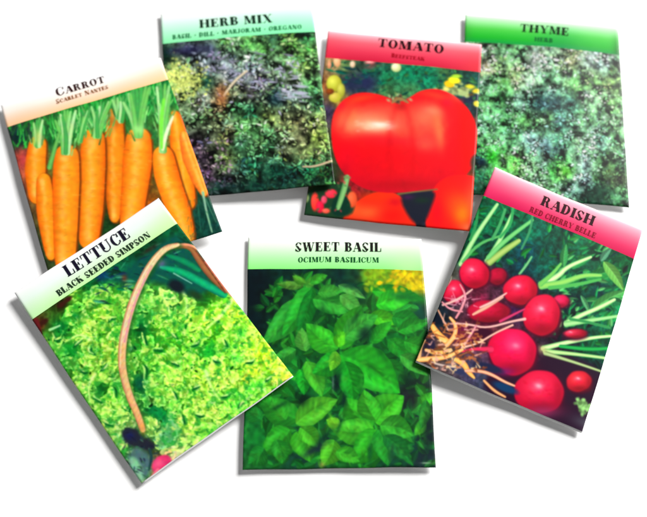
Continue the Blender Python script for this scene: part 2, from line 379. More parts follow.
def art_tomato():
    A = Art(296, 46, 492, 242)
    A.field([(335, 62, (190, 140, 90)), (345, 66, (90, 130, 70)), (360, 66, (40, 70, 50)), (372, 66, (120, 60, 60)), (350, 85, (36, 46, 74)), (365, 82, (30, 36, 74)), (375, 72, (0, 100, 70)), (385, 78, (20, 130, 80)), (410, 76, (0, 120, 80)), (430, 80, (0, 130, 90)), (445, 74, (60, 110, 60)), (460, 74, (20, 60, 50)), (478, 76, (20, 80, 70)),
             (385, 92, (60, 110, 60)), (410, 92, (60, 120, 70)), (325, 85, (150, 90, 50)), (340, 100, (160, 130, 50)), (328, 112, (60, 50, 80)), (470, 100, (30, 40, 70)), (478, 108, (20, 50, 50)), (480, 125, (60, 60, 40)), (478, 170, (120, 60, 30)), (325, 180, (20, 60, 30)), (318, 190, (40, 60, 30)), (310, 205, (120, 60, 40)), (335, 205, (10, 50, 40)), (418, 205, (22, 24, 44)), (350, 190, (150, 20, 30)), (320, 150, (60, 80, 40))])
    A.mottle(.3, 3, 51); A.mottle(.15, 1.3, 52)
    for _ in range(110):
        x = rng.uniform(330, 482); y = 60+(x-330)*.1+rng.uniform(0, 32)
        A.leaf(x, y, x+rng.normal(0, 8), y+rng.normal(0, 5), rng.uniform(2.5, 5), np.array([(10, 130, 80), (60, 140, 70), (20, 60, 60), (0, 110, 90)][rng.integers(4)])*rng.uniform(.6, 1.2), al=.65)
    A.glow(352, 84, 9, 10, (30, 40, 70), al=.8); A.glow(368, 84, 10, 9, (34, 40, 80), al=.8)
    for (x, y, rx, ry, c, k) in [(337, 62, 3.6, 5.5, (230, 160, 110), (255, 216, 160)), (329.5, 65, 2, 3.4, (226, 130, 90), (255, 190, 140)), (352.5, 65, 2.6, 3.4, (230, 190, 150), (255, 226, 200)), (334, 84, 7.5, 8.5, (176, 176, 40), (244, 248, 96)), (341, 91, 4, 7, (170, 170, 50), (226, 226, 90)),
                                (335, 98, 6, 5, (190, 190, 50), (240, 220, 100)), (330, 92, 4, 3, (110, 50, 20), (170, 80, 20)), (396, 68.5, 5, 4.6, (196, 206, 130), (255, 255, 222)), (370, 63, 5, 1.8, (230, 120, 120), (250, 190, 180))]:
        A.oval(x, y, rx, ry, c, core=k, soft=1.4)
    for _ in range(60):
        x = 460+rng.normal(0, 9); y = 92+rng.normal(0, 4)
        A.oval(x, y, 2.4, 1.5, np.array((176, 196, 120))*rng.uniform(.6, 1.2), ang=rng.uniform(0, 180), al=.7)
    for (x, y, rx, ry, c) in [(449, 85, 5, 3.4, (255, 196, 0)), (454, 81, 6, 3.4, (255, 240, 30)), (456, 77, 5, 2, (170, 220, 50)), (446, 90, 3, 2, (230, 226, 110)), (470, 87, 5, 2, (226, 220, 40)), (476, 91, 4, 2, (240, 206, 40)), (477, 104, 3.6, 3, (236, 214, 60)), (462, 94, 5, 2.6, (170, 190, 120)), (471, 95, 3, 1.2, (90, 70, 20))]:
        A.oval(x, y, rx, ry, c, soft=1.5, ang=rng.uniform(-15, 15))
    # two tomatoes in front
    b1 = [(334, 236), (345, 214), (358, 200), (380, 191), (398, 194), (410, 208), (420, 236), (380, 250)]
    A.poly(b1, (240, 40, 18), soft=1.5)
    A.glow(368, 213, 16, 7, (255, 120, 50), al=.6); A.glow(352, 209, 9, 7, (255, 100, 40), al=.6); A.glow(392, 216, 14, 9, (252, 12, 12), al=.7); A.glow(375, 197, 20, 5, (250, 50, 10), al=.7); A.glow(395, 203, 7, 4, (210, 0, 30), al=.6)
    # main tomato
    out = [(332, 118), (338, 106), (347, 98), (360, 93.5), (376, 95), (390, 100), (400, 104), (410, 99), (420, 92), (436, 89.5), (452, 95), (466, 106), (475, 121), (479, 140), (477, 158), (468, 174), (454, 186), (436, 191), (412, 193), (386, 194), (364, 190), (346, 178), (335, 160), (331, 138)]
    w, d = A.poly(out, (240, 10, 24), soft=1.2)
    X, Y = w[2], w[3]
    reg = A.a[w[0], w[1]]
    inside = np.clip(d/1.2+.5, 0, 1)[..., None]
    rim = np.clip(1-d/16, 0, 1)[..., None]
    bot = np.clip((Y-150)/40, 0, 1)[..., None]
    c = np.array((244., 10, 22))*(1-rim*.0)+0*rim
    c = c+np.array((-34., -6, 10))*bot
    c = c+np.array((14., -6, -16))*np.clip((X-452)/14, 0, 1)[..., None]
    A.a[w[0], w[1]] = reg*(1-inside)+c*inside
    for (x, y, rx, ry, col, al, ang) in [(384, 118, 46, 17, (255, 84, 60), .85, 0), (350, 122, 13, 14, (255, 130, 74), .75, 0), (374, 127, 24, 8, (255, 178, 130), .9, 4), (376, 127, 13, 4.2, (255, 226, 196), .95, 4), (362, 100, 14, 4, (255, 74, 30), .7, -8),
                                         (424, 120, 14, 13, (255, 112, 76), .85, -20), (438, 126, 7, 19, (255, 120, 66), .8, -8), (410, 134, 22, 12, (255, 82, 56), .6, 0), (436, 97, 20, 4, (255, 62, 34), .7, 12), (446, 104, 5, 4, (236, 0, 50), .55, 0), (394, 143, 30, 5, (226, 20, 40), .5, 0), (452, 150, 10, 26, (236, 0, 20), .5, 0), (468, 132, 6, 20, (255, 6, 2), .7, -6),
                                         (340, 106, 5, 5, (250, 20, 50), .6, 0), (346, 160, 12, 16, (248, 0, 36), .5, 0), (426, 146, 12, 8, (255, 150, 100), .35, 0), (402, 168, 36, 14, (236, 6, 18), .5, 0)]:
        # keep the printed light on the fruit
        before = A.a.copy(); A.glow(x, y, rx, ry, col, ang=ang, al=al)
        m = np.ones((A.h, A.w, 1)); m[:] = 0; m[w[0], w[1]] = inside; A.a = before*(1-m)+A.a*m
    for p in [[(398, 102), (394, 112), (388, 140), (390, 176)], [(402, 103), (408, 114), (413, 140), (412, 176)], [(396, 101), (372, 100), (352, 108), (342, 130)], [(405, 101), (430, 98), (452, 112), (462, 138)]]:
        A.stroke(p, [.8, 2.2, 3.4, 2], (206, 0, 16), soft=5, al=.3)
    for _ in range(16):
        x = rng.uniform(352, 392); y = 127+rng.normal(0, 3); A.glow(x, y, rng.uniform(1.5, 4), rng.uniform(.6, 1.3), (255, 236, 214), al=.3, ang=rng.uniform(-12, 12))
    for _ in range(150):
        x = rng.uniform(338, 474); y = rng.uniform(100, 188); A.glow(x, y, rng.uniform(2, 6), rng.uniform(1, 3), np.clip(A.at(x, y)*rng.uniform(.9, 1.08)+(0, rng.uniform(-6, 12), 0), 0, 255), al=.4, ang=rng.uniform(0, 180))
    for (x, y, rx, ry, col, al, ang) in [(366, 121, 20, 9, (255, 150, 104), .5, -10), (352, 117, 4, 9, (255, 120, 70), .5, 20), (380, 126, 10, 2.2, (255, 244, 230), .7, 6), (432, 112, 9, 5, (255, 150, 110), .5, 10), (440, 138, 4, 12, (255, 130, 70), .45, -6), (404, 186, 40, 5, (176, 0, 20), .55, 0), (344, 170, 6, 9, (190, 0, 30), .45, 30), (401, 108, 6, 5, (150, 10, 16), .5, 0), (456, 98, 8, 3, (255, 110, 70), .5, 30)]:
        before = A.a.copy(); A.glow(x, y, rx, ry, col, ang=ang, al=al); m[:] = 0; m[w[0], w[1]] = inside; A.a = before*(1-m)+A.a*m
    for k in range(5):
        a = -2.9+k*.65; A.leaf(399, 101, 399+9*math.cos(a), 101+5*math.sin(a)+(2 if k in (0, 4) else 0), 3, (96, 150, 70), al=.9)
    for _ in range(26):
        x = 398+rng.normal(0, 6); y = 99+rng.normal(0, 2.6)
        A.oval(x, y, 2.2, 1.2, np.array([(120, 150, 80), (160, 70, 50), (170, 190, 130), (60, 50, 40)][rng.integers(4)]), ang=rng.uniform(0, 180), al=.7)
    A.stroke([(392, 104), (399, 99), (408, 104)], [1, 1.6, .8], (150, 120, 70), al=.8)
    A.poly([(468, 160), (479, 150), (482, 172), (474, 176)], (70, 60, 44), soft=2.5, al=.75)
    b2 = [(432, 190), (444, 178), (462, 174), (480, 178), (488, 200), (484, 236), (452, 246), (428, 240), (424, 214)]
    A.poly(b2, (248, 20, 20), soft=1.6)
    A.glow(462, 213, 9, 12, (255, 136, 0), al=.95); A.glow(456, 204, 14, 14, (255, 84, 20), al=.6); A.glow(473, 200, 7, 18, (255, 120, 60), al=.5); A.glow(437, 212, 6, 14, (240, 0, 30), al=.6); A.glow(470, 228, 9, 5, (255, 150, 90), al=.6)
    A.poly([(397, 196), (418, 193), (437, 191), (432, 206), (425, 224), (412, 224)], (26, 30, 44), soft=3.5, al=.92)
    A.stroke([(398, 195), (420, 192), (437, 190)], [1, .9, .8], (110, 110, 60), al=.7)
    A.glow(408, 198, 6, 2.5, (90, 20, 90), al=.5); A.glow(422, 201, 8, 3, (20, 50, 30), al=.7)
    # pepper and small fruit lower left
    A.poly([(300, 196), (312, 188), (326, 184), (342, 182), (352, 190), (356, 206), (350, 218), (300, 220)], (26, 60, 36), soft=3)
    for (x, y, rx, ry, c) in [(315, 202, 4, 9, (250, 50, 40)), (320, 207, 4, 6, (226, 14, 50)), (331, 194, 6, 4.5, (238, 40, 60)), (324, 200, 3, 4, (230, 60, 90)), (352, 200, 5, 8, (230, 80, 40)), (305, 198, 4, 5, (150, 170, 110)), (344, 196, 3, 5, (180, 40, 30)), (326, 211, 4, 2.5, (250, 80, 60))]:
        A.oval(x, y, rx, ry, c, core=np.clip(np.array(c)*1.2+20, 0, 255), soft=1.6)
    A.poly([(331, 204), (340, 190), (352, 204), (348, 216), (332, 216)], (6, 50, 36), soft=2)
    A.stroke([(347, 178), (344, 190), (338, 208)], [2.6, 3.2, 2.4], (136, 196, 116), (34, 100, 52), off=-.2)
    A.oval(347, 178, 3.6, 1.6, (120, 150, 90), ang=10)
    for _ in range(30):
        A.oval(rng.uniform(308, 350), rng.uniform(182, 216), 1.4, .9, np.array([(20, 70, 40), (230, 60, 70), (60, 110, 60)][rng.integers(3)]), ang=rng.uniform(0, 180), al=.6)
    A.tint(.015, 3, 61); A.blur(1)
    return A

def art_radish():
    A = Art(406, 160, 654, 445)
    A.field([(487, 200, (0, 90, 60)), (475, 225, (0, 110, 70)), (462, 250, (0, 60, 40)), (500, 220, (0, 110, 60)), (515, 215, (0, 100, 60)), (505, 245, (0, 70, 50)), (530, 235, (0, 100, 70)), (545, 230, (0, 95, 75)), (560, 235, (0, 70, 50)), (580, 245, (0, 90, 60)), (600, 255, (0, 60, 40)), (625, 265, (0, 90, 50)), (525, 250, (10, 70, 90)), (545, 262, (0, 90, 70)), (520, 268, (0, 60, 70)),
             (570, 285, (0, 110, 60)), (590, 282, (0, 70, 50)), (600, 290, (10, 50, 60)), (565, 300, (20, 40, 45)), (575, 310, (20, 50, 40)), (610, 275, (20, 130, 60)), (615, 300, (30, 150, 80)), (620, 290, (10, 80, 60)), (600, 325, (0, 90, 60)), (600, 345, (0, 90, 60)), (590, 352, (0, 80, 50)), (560, 340, (40, 20, 40)), (560, 365, (50, 25, 45)), (590, 372, (30, 20, 40)),
             (600, 380, (40, 30, 45)), (595, 400, (30, 60, 50)), (575, 425, (70, 75, 80)), (560, 385, (60, 15, 40)), (530, 370, (70, 20, 50)), (500, 375, (110, 40, 90)), (505, 390, (30, 40, 80)), (490, 380, (60, 90, 110)), (470, 370, (60, 60, 90)), (450, 360, (90, 80, 80)), (440, 350, (120, 80, 50)), (430, 345, (50, 40, 60)), (440, 320, (20, 30, 40)), (436, 318, (10, 40, 50)), (460, 335, (110, 30, 50)),
             (480, 335, (90, 20, 40)), (500, 340, (120, 60, 60)), (495, 280, (70, 30, 50)), (500, 300, (80, 40, 60)), (515, 312, (50, 20, 60)), (450, 275, (90, 90, 80)), (480, 300, (120, 30, 60)), (530, 305, (60, 20, 50)), (540, 425, (80, 60, 90))])
    A.mottle(.3, 4, 71); A.mottle(.2, 1.5, 72)
    for _ in range(330):    # dark foliage
        x = rng.uniform(465, 640); y = rng.uniform(190, 372)
        if (x-470)*.45+205 > y or x > 545 or y < 265:
            L = rng.uniform(6, 18); a = rng.normal(-.5, .9)
            A.leaf(x, y, x+L*math.cos(a), y+L*math.sin(a), rng.uniform(3, 7), np.array([(0, 130, 72), (10, 96, 66), (20, 166, 88), (0, 66, 60), (40, 176, 74)][rng.integers(5)])*rng.uniform(.5, 1.1), al=.7, seed=x)
    A.glow(560, 345, 14, 7, (40, 14, 36), al=.7); A.glow(568, 303, 13, 10, (16, 26, 40), al=.75)
    A.poly([(486, 372), (520, 365), (560, 352), (600, 366), (604, 400), (590, 440), (520, 410), (480, 392)], (44, 22, 44), soft=5, al=.85)
    A.glow(588, 424, 16, 6, (84, 88, 96), al=.7, ang=20)
    G = (184, 232, 158); G2 = (84, 176, 92); G3 = (220, 242, 176)
    def st(p, r, c=G, e=G2): A.stroke(p, [q*1.25 for q in r], c, e, soft=.9)
    st([(461, 264), (474, 238), (497, 205)], [2.2, 2, 1.4]); st([(463, 262), (478, 244), (502, 236)], [1.2, 1.2, .8], (90, 180, 100))
    st([(487, 262), (498, 244), (506, 228), (512, 214)], [2.6, 2, 1.6, 1.2]); st([(489, 263), (503, 252), (518, 242)], [3, 2.8, 2], (176, 206, 110), (90, 140, 60))
    st([(488, 258), (505, 241), (532, 221)], [1.8, 1.9, 1.2], (120, 206, 120)); st([(470, 240), (476, 226), (478, 208)], [1.2, 1, .8], (40, 140, 80)); st([(492, 240), (500, 225), (505, 210)], [1.2, 1.2, 1], (70, 160, 100))
    st([(519, 275), (526, 266), (531, 258)], [1, 1.1, .8], (120, 190, 130)); st([(500, 238), (511, 225), (513, 205)], [1.1, 1.2, .9], (50, 160, 90)); st([(533, 210), (530, 232), (521, 250)], [.8, .9, .8], (60, 140, 100))
    for _ in range(130):
        x = rng.uniform(548, 630); y = rng.uniform(240, 330); L = rng.uniform(6, 13); a = rng.normal(-.5, .5)
        A.leaf(x, y, x+L*math.cos(a), y+L*math.sin(a), rng.uniform(3, 6), np.array([(60, 184, 90), (110, 214, 120), (24, 150, 80)][rng.integers(3)])*rng.uniform(.65, 1.1), al=.6, seed=x)
    # leaves on the right
    A.leaf(563, 268, 566, 244, 9, (60, 160, 84), (120, 200, 120)); A.leaf(571, 270, 596, 254, 8, (40, 150, 76), (110, 200, 110)); A.leaf(600, 262, 612, 248, 8, (90, 160, 120)); A.leaf(585, 280, 622, 270, 12, (40, 146, 66), (120, 200, 110))
    A.leaf(603, 262, 624, 292, 13, (112, 190, 84), (160, 220, 120)); A.leaf(592, 310, 628, 290, 13, (84, 180, 90), (140, 214, 120)); A.leaf(580, 296, 590, 316, 6, (90, 170, 110)); A.leaf(608, 300, 628, 306, 8, (30, 120, 70))
    st([(541, 286), (558, 277), (566, 268), (590, 258)], [3, 2.4, 1.8, 1.2], G3); st([(541, 287), (562, 284), (582, 276), (600, 276)], [3, 2.4, 1.9, 1.3], (150, 214, 100)); st([(549, 289), (575, 286), (600, 280)], [1.6, 1.5, 1], (80, 180, 84))
    st([(540, 285), (552, 275), (560, 265)], [2.2, 1.6, 1], (120, 200, 90))
    st([(566, 324), (580, 316), (597, 309), (614, 300)], [2.5, 2, 1.8, 1.4], G3); st([(566, 325), (590, 321), (619, 316)], [2.4, 1.7, 1.2], (170, 226, 150)); st([(570, 320), (585, 322), (610, 328)], [1.2, 1.2, .9], (50, 140, 80))
    st([(543, 349), (566, 343), (592, 338), (612, 336)], [2.3, 1.9, 1.5, 1.1], G3); st([(545, 352), (570, 354), (605, 358)], [2.2, 1.5, 1.2], (196, 226, 150)); st([(545, 354), (572, 362), (600, 371)], [1.8, 1.3, 1], (180, 206, 140), (90, 110, 70)); st([(560, 347), (590, 350), (612, 348)], [1.4, 1.8, 1.4], (40, 176, 80), (0, 100, 50))
    A.glow(541, 350, 5, 4, (186, 170, 110), al=.6)
    # radishes
    def radish(x, y, rx, ry, c=(228, 10, 58), k=(255, 52, 86), ang=0, hl=True, hx=-.2, hy=-.25):
        A.oval(x+.8, y+1.2, rx+1.6, ry+1.6, (70, 8, 40), ang=ang, soft=2.6, al=.8)
        A.oval(x, y, rx*1.02, ry*1.02, np.array(c)*.88, ang=ang, soft=1.6, core=np.clip(np.array(k)*1.03, 0, 255), hx=hx, hy=hy, wob=.04)
        for _ in range(int(rx*ry/9)):
            a_ = rng.uniform(0, 6.28); q_ = rng.uniform(0, .8); A.glow(x+rx*q_*math.cos(a_), y+ry*q_*math.sin(a_), rng.uniform(1, 3.5), rng.uniform(.6, 1.6), np.clip(np.array(c)*rng.uniform(.78, 1.2)+rng.normal(0, 10, 3), 0, 255), ang=rng.uniform(-40, 40), al=.35)
        A.glow(x+rx*.1, y+ry*.74, rx*.75, ry*.34, np.array(c)*.55, al=.6); A.glow(x+rx*.82, y+ry*.1, rx*.22, ry*.6, np.array(c)*.62, al=.45)
        if hl: A.glow(x+hx*rx, y+hy*ry, rx*.3, ry*.24, (255, 120, 150), al=.6); A.glow(x+hx*rx+.6, y+hy*ry-.4, rx*.14, ry*.1, (255, 190, 200), al=.7, ang=20)
    radish(488, 312, 20, 11, (180, 10, 50), (220, 30, 70), hl=False)
    radish(497, 277, 9, 8, (170, 10, 50), (200, 20, 60), hl=False)
    radish(575, 334, 11, 4.4, (190, 20, 50), (240, 60, 90), ang=-4, hx=-.5)
    radish(474, 274, 14.5, 14.5)
    radish(454, 292, 11, 11, (222, 20, 62), (246, 50, 86), hx=-.1)
    radish(520, 291, 16, 15, (222, 14, 54), (246, 40, 80))
    radish(560, 302, 8, 6, (220, 10, 70), (240, 50, 100), hl=False)
    radish(541, 316, 18.5, 19.5, hx=-.05, hy=-.3)
    radish(512, 352, 23.5, 22.5, (236, 4, 66), (255, 34, 92), hx=.1)
    radish(539, 392, 23.5, 21.5, (218, 12, 60), (248, 50, 84), hx=-.05, ang=8)
    radish(578.5, 381.5, 12.5, 10, (206, 26, 50), (242, 56, 66), hx=-.1)
    A.glow(542, 412, 18, 6, (150, 66, 110), al=.6); A.glow(512, 341, 9, 9, (255, 50, 110), al=.6)
    A.glow(504, 372, 10, 4, (110, 40, 110), al=.7)
    for _ in range(40):
        A.oval(582+rng.normal(0, 4.5), 405+rng.normal(0, 3.6), 2.4, 1.8, np.array((136, 190, 112))*rng.uniform(.6, 1.2), ang=rng.uniform(0, 180), al=.7)
    # roots
    T = (255, 200, 110); P = (240, 186, 176); Q = (236, 150, 160); D = (226, 140, 60)
    def rt(p, r, c, e=None): A.stroke(p, [q*.78 for q in r], c, e if e is not None else np.array(c)*.72, soft=.9)
    A.oval(437, 319, 8, 6, (14, 26, 40), soft=2); A.oval(431, 346, 4, 5, (40, 34, 60), soft=2); A.oval(483, 334, 9, 5, (60, 14, 40), soft=2); A.oval(462, 330, 6, 6, (110, 24, 60), soft=2)
    A.oval(488, 368, 15, 4, (36, 40, 70), soft=2, ang=15); A.oval(458, 371, 9, 3, (50, 56, 90), soft=2, ang=22); A.oval(505, 388, 13, 4, (20, 60, 100), soft=2.5, ang=22)
    rt([(490, 350), (474, 349), (462, 352)], [4.5, 2, 1], (236, 50, 94))
    rt([(430, 322), (437, 334), (447, 342)], [2.5, 4.2, 4], T, D); rt([(447, 345), (455, 336), (456, 325), (450, 318)], [3, 3, 2.4, 1.6], (250, 196, 130), D)
    rt([(417, 360), (428, 359), (446, 358), (462, 350)], [2.8, 3.4, 2.6, 2], (255, 206, 130), D); rt([(419, 356), (421, 346), (425, 340)], [3, 2.2, 1.2], (246, 190, 130))
    rt([(426, 350), (438, 354), (450, 350)], [1.8, 3, 2], T); rt([(456, 324), (470, 325), (486, 329), (512, 322), (524, 320)], [1.4, 1.5, 1.4, 1.6, 2.2], P)
    rt([(462, 348), (478, 344), (494, 334), (512, 326)], [1.6, 1.4, 1.3, 1.5], (246, 190, 170)); rt([(463, 346), (470, 336), (476, 326)], [2.2, 1.8, 1.2], (232, 150, 160))
    rt([(443, 305), (453, 302), (464, 296), (472, 290)], [1.6, 1.7, 1.6, 1], P); rt([(460, 285), (466, 296), (462, 308), (456, 318)], [1, 1.6, 1.8, 1.5], Q); rt([(473, 315), (486, 308), (502, 298)], [1.6, 2.6, 1.6], (244, 180, 150)); rt([(480, 308), (492, 303), (506, 294)], [1.4, 2, 1], P)
    rt([(438, 310), (442, 318), (448, 330)], [1.2, 1.3, 1.2], (220, 160, 130)); rt([(442, 302), (450, 310), (462, 312)], [1, 1.4, 1.1], Q)
    rt([(456, 360), (464, 364), (468, 372), (474, 378)], [3, 4, 3, 1.4], T, D); rt([(466, 371), (480, 371), (492, 375), (504, 382), (514, 386)], [2, 2.4, 2.2, 1.8, 1.4], (246, 190, 150), (200, 110, 80))
    rt([(484, 381), (494, 391), (505, 397)], [1.6, 2, 1.4], (250, 180, 120)); rt([(430, 362), (444, 366), (460, 368)], [1.4, 1.6, 1], (206, 180, 170))
    rt([(449, 268), (452, 278), (447, 286)], [.9, 1, .7], (200, 190, 170)); rt([(500, 322), (512, 316), (524, 310)], [2, 1.8, 1], (214, 60, 110))
    for _ in range(120):
        x = rng.uniform(425, 484); y = rng.uniform(322, 372)
        A.stroke([(x, y), (x+rng.normal(0, 3), y+rng.normal(0, 1)), (x+rng.normal(0, 5), y+rng.normal(0, 4))], [1.1, .9, .5], np.array([(255, 214, 150), (190, 110, 60), (230, 170, 150), (120, 60, 40)][rng.integers(4)]), al=.6)
    for _ in range(26):
        x = 460+rng.normal(0, 7); y = 303+rng.normal(0, 5)
        A.stroke([(x, y), (x+rng.normal(0, 5), y+rng.normal(0, 3))], [.7, .3], (238, 170, 186), al=.6)
    A.punch(1.08, 100); A.blur(1)
    return A

def art_basil():
    A = Art(236, 262, 444, 478)
    A.field([(256, 280, (8, 26, 34)), (262, 300, (10, 24, 30)), (254, 325, (8, 30, 36)), (285, 276, (8, 44, 40)), (310, 276, (6, 50, 40)), (340, 276, (6, 50, 50)), (355, 275, (10, 50, 40)), (368, 276, (140, 180, 20)), (385, 275, (160, 200, 20)), (405, 278, (250, 220, 0)), (418, 284, (240, 210, 20)), (400, 290, (150, 170, 10)), (375, 290, (30, 130, 30)),
             (345, 290, (8, 60, 50)), (360, 295, (6, 60, 40)), (415, 305, (6, 70, 60)), (422, 320, (6, 60, 50)), (300, 340, (10, 90, 30)), (330, 320, (8, 70, 30)), (365, 330, (6, 40, 36)), (352, 345, (8, 50, 36)), (395, 340, (10, 110, 40)), (415, 345, (10, 110, 40)), (337, 378, (8, 34, 40)), (300, 402, (8, 50, 30)), (290, 380, (20, 130, 50)), (325, 385, (20, 130, 40)),
             (400, 370, (8, 60, 40)), (412, 395, (30, 34, 40)), (420, 410, (14, 40, 44)), (425, 440, (14, 40, 44)), (430, 462, (30, 50, 60)), (352, 402, (8, 60, 40)), (320, 440, (30, 50, 66)), (305, 452, (20, 60, 60)), (370, 440, (16, 120, 50)), (390, 455, (16, 70, 50)), (260, 440, (20, 130, 50)), (270, 400, (20, 120, 46)), (250, 462, (30, 110, 50)), (340, 455, (30, 120, 40))])
    A.mottle(.25, 4, 91)
    for _ in range(520):
        x = rng.uniform(262, 432); y = rng.uniform(285, 466)
        if x > 360 and y < 300: continue
        L = rng.uniform(9, 20); a = rng.uniform(0, 6.28)
        c = A.at(x, y); c = c*.5+np.array([(30, 140, 40), (14, 110, 36), (50, 170, 44)][rng.integers(3)])*rng.uniform(.4, .85)
        A.leaf(x, y, x+L*math.cos(a), y+L*math.sin(a), L*.55, c, c*1.3, al=.8, seed=x)
    B = (40, 176, 50); B2 = (66, 200, 56); B3 = (22, 146, 48); VN = (120, 220, 110); D1 = (14, 110, 44)
    L = [
     # upper left plant
     (300, 300, 262, 345, 24, (38, 156, 62)), (312, 286, 282, 336, 24, (32, 164, 56)), (312, 290, 296, 340, 16, (14, 120, 44)), (304, 286, 276, 284, 9, (70, 140, 60)), (306, 288, 318, 278, 9, (60, 160, 60)), (306, 284, 292, 276, 8, (60, 150, 50)), (310, 284, 328, 276, 10, (40, 150, 50)),
     (313, 300, 352, 314, 22, (40, 160, 60)), (318, 294, 344, 292, 13, (44, 150, 60)), (338, 286, 366, 300, 10, (70, 160, 90)), (340, 296, 362, 316, 14, (70, 170, 80)),
     # right upper
     (372, 292, 424, 300, 16, (30, 170, 40)), (376, 306, 412, 300, 20, (40, 190, 46)), (368, 318, 400, 324, 16, (60, 190, 40)), (392, 318, 424, 330, 20, (20, 130, 46)), (398, 332, 430, 322, 14, (30, 150, 50)), (388, 340, 410, 362, 17, (24, 140, 44)), (404, 342, 432, 356, 18, (34, 156, 50)), (372, 344, 392, 322, 14, (30, 160, 44)),
     (400, 356, 428, 376, 16, (50, 160, 66)), (386, 360, 404, 384, 15, (20, 120, 44)),
     # left middle
     (296, 350, 270, 362, 14, (40, 150, 64)), (306, 352, 302, 328, 15, (64, 160, 70)), (300, 370, 304, 396, 15, (20, 170, 50)), (306, 362, 322, 398, 18, (60, 180, 54)), (290, 372, 262, 390, 18, (34, 140, 46)),
     # centre plant
     (338, 350, 306, 324, 24, (46, 184, 48)), (340, 350, 362, 306, 24, (44, 180, 46)), (344, 340, 378, 316, 22, (54, 180, 70)), (340, 356, 312, 374, 22, (28, 168, 50)), (340, 356, 400, 394, 40, (32, 176, 46)), (344, 362, 352, 404, 26, (20, 156, 44)), (336, 352, 330, 372, 12, (90, 200, 50)), (338, 348, 344, 332, 12, (70, 200, 40)),
     # lower left plant
     (300, 420, 258, 396, 26, (34, 150, 48)), (290, 430, 262, 452, 30, (38, 160, 48)), (296, 424, 338, 400, 24, (70, 182, 52)), (296, 432, 310, 462, 26, (48, 164, 44)), (262, 420, 246, 404, 16, (24, 130, 56)), (264, 448, 248, 464, 20, (22, 130, 52)), (286, 420, 272, 398, 18, (40, 160, 50)), (300, 428, 318, 448, 18, (60, 176, 50)), (276, 440, 282, 464, 18, (30, 140, 48)),
     # lower middle plant
     (372, 428, 346, 398, 30, (44, 178, 46)), (376, 424, 404, 396, 30, (56, 190, 48)), (376, 420, 364, 390, 22, (50, 180, 50)), (374, 430, 330, 428, 26, (62, 190, 54)), (376, 430, 352, 464, 28, (40, 170, 44)), (378, 430, 388, 466, 24, (30, 150, 54)), (380, 426, 414, 436, 24, (46, 170, 56)), (384, 436, 410, 462, 18, (20, 116, 56)),
     (334, 440, 322, 466, 22, (70, 186, 50)), (340, 424, 326, 420, 12, (90, 200, 50)), (424, 408, 432, 392, 13, (44, 170, 44)), (424, 420, 414, 436, 11, (50, 160, 50)), (426, 400, 420, 430, 12, (30, 130, 50)), (336, 452, 360, 462, 16, (50, 170, 50)),
    ]
    for i, (x1, y1, x2, y2, wd, c) in enumerate(L):
        A.glow((x1+x2)/2+2, (y1+y2)/2+3, wd*.5, wd*.5, (6, 70, 30), al=.45)
        cc = np.array(c, float)*np.array((1.1, 1, .85))
        A.leaf(x1, y1, x2, y2, wd*1.08, cc*1.12, np.clip(cc*1.25+12, 0, 255), seed=i*1.7, dark=.74 if i % 2 else .86)
        ex, ey = x2-x1, y2-y1; n = math.hypot(ex, ey)
        for sd, f in ((1, 1.32), (-1, .62)):
            q = sd*wd*.2
            A.stroke([(x1+ex*.25-ey/n*q*.6, y1+ey*.25+ex/n*q*.6), (x1+ex*.5-ey/n*q, y1+ey*.5+ex/n*q), (x1+ex*.78-ey/n*q*.5, y1+ey*.78+ex/n*q*.5)], [wd*.03, wd*.1, wd*.03], np.clip(cc*f+(16 if f > 1 else 0), 0, 255), soft=3, al=.5)
        for _ in range(12):       # puckered surface
            t = rng.uniform(.2, .8); q = rng.normal(0, .15)*wd
            ex, ey = x2-x1, y2-y1; n = math.hypot(ex, ey)
            A.glow(x1+ex*t-ey/n*q, y1+ey*t+ex/n*q, rng.uniform(1.8, 4.2), rng.uniform(.7, 1.6), np.clip(cc*rng.uniform(.6, 1.5)+(14, 6, 0), 0, 255), ang=math.degrees(math.atan2(ey, ex))+(38 if q > 0 else -38)+rng.normal(0, 12), al=.5)
    for (x, y, rx, ry, c, al, a) in [(252, 300, 6, 26, (8, 22, 32), .9, 0), (262, 282, 10, 8, (8, 22, 30), .8, 0), (337, 382, 4, 12, (6, 28, 36), .85, 10), (345, 400, 3, 9, (6, 40, 36), .7, 0), (364, 334, 7, 10, (4, 32, 34), .85, 35), (357, 316, 3, 14, (6, 40, 26), .6, 30), (302, 401, 6, 6, (8, 36, 28), .85, 0), (314, 450, 3.5, 14, (26, 44, 62), .85, 60), (324, 438, 3, 12, (8, 50, 44), .8, 45),
                                     (340, 425, 2, 12, (8, 60, 36), .6, 20), (412, 400, 6, 14, (28, 30, 40), .85, -10), (406, 382, 5, 10, (10, 44, 30), .8, -30), (428, 438, 5, 18, (18, 34, 44), .85, 0), (422, 458, 9, 6, (26, 44, 56), .75, 0), (414, 446, 4, 9, (12, 70, 54), .6, 0), (392, 456, 4, 10, (26, 70, 62), .7, 0), (370, 452, 2.5, 11, (10, 80, 50), .7, 0), (280, 406, 12, 2.5, (8, 60, 34), .7, -28), (420, 312, 5, 5, (6, 66, 60), .6, 0),
                                     (352, 286, 10, 4, (4, 56, 48), .7, 0), (326, 314, 8, 5, (6, 60, 28), .5, 20), (318, 318, 3, 14, (8, 60, 36), .6, 25), (322, 465, 3, 3, (200, 120, 90), .5, 0), (380, 352, 3, 12, (6, 70, 30), .55, -35)]:
        A.glow(x, y, rx, ry, c, ang=a, al=al)
    A.glow(333, 384, 1, 7, (110, 130, 140), al=.7)
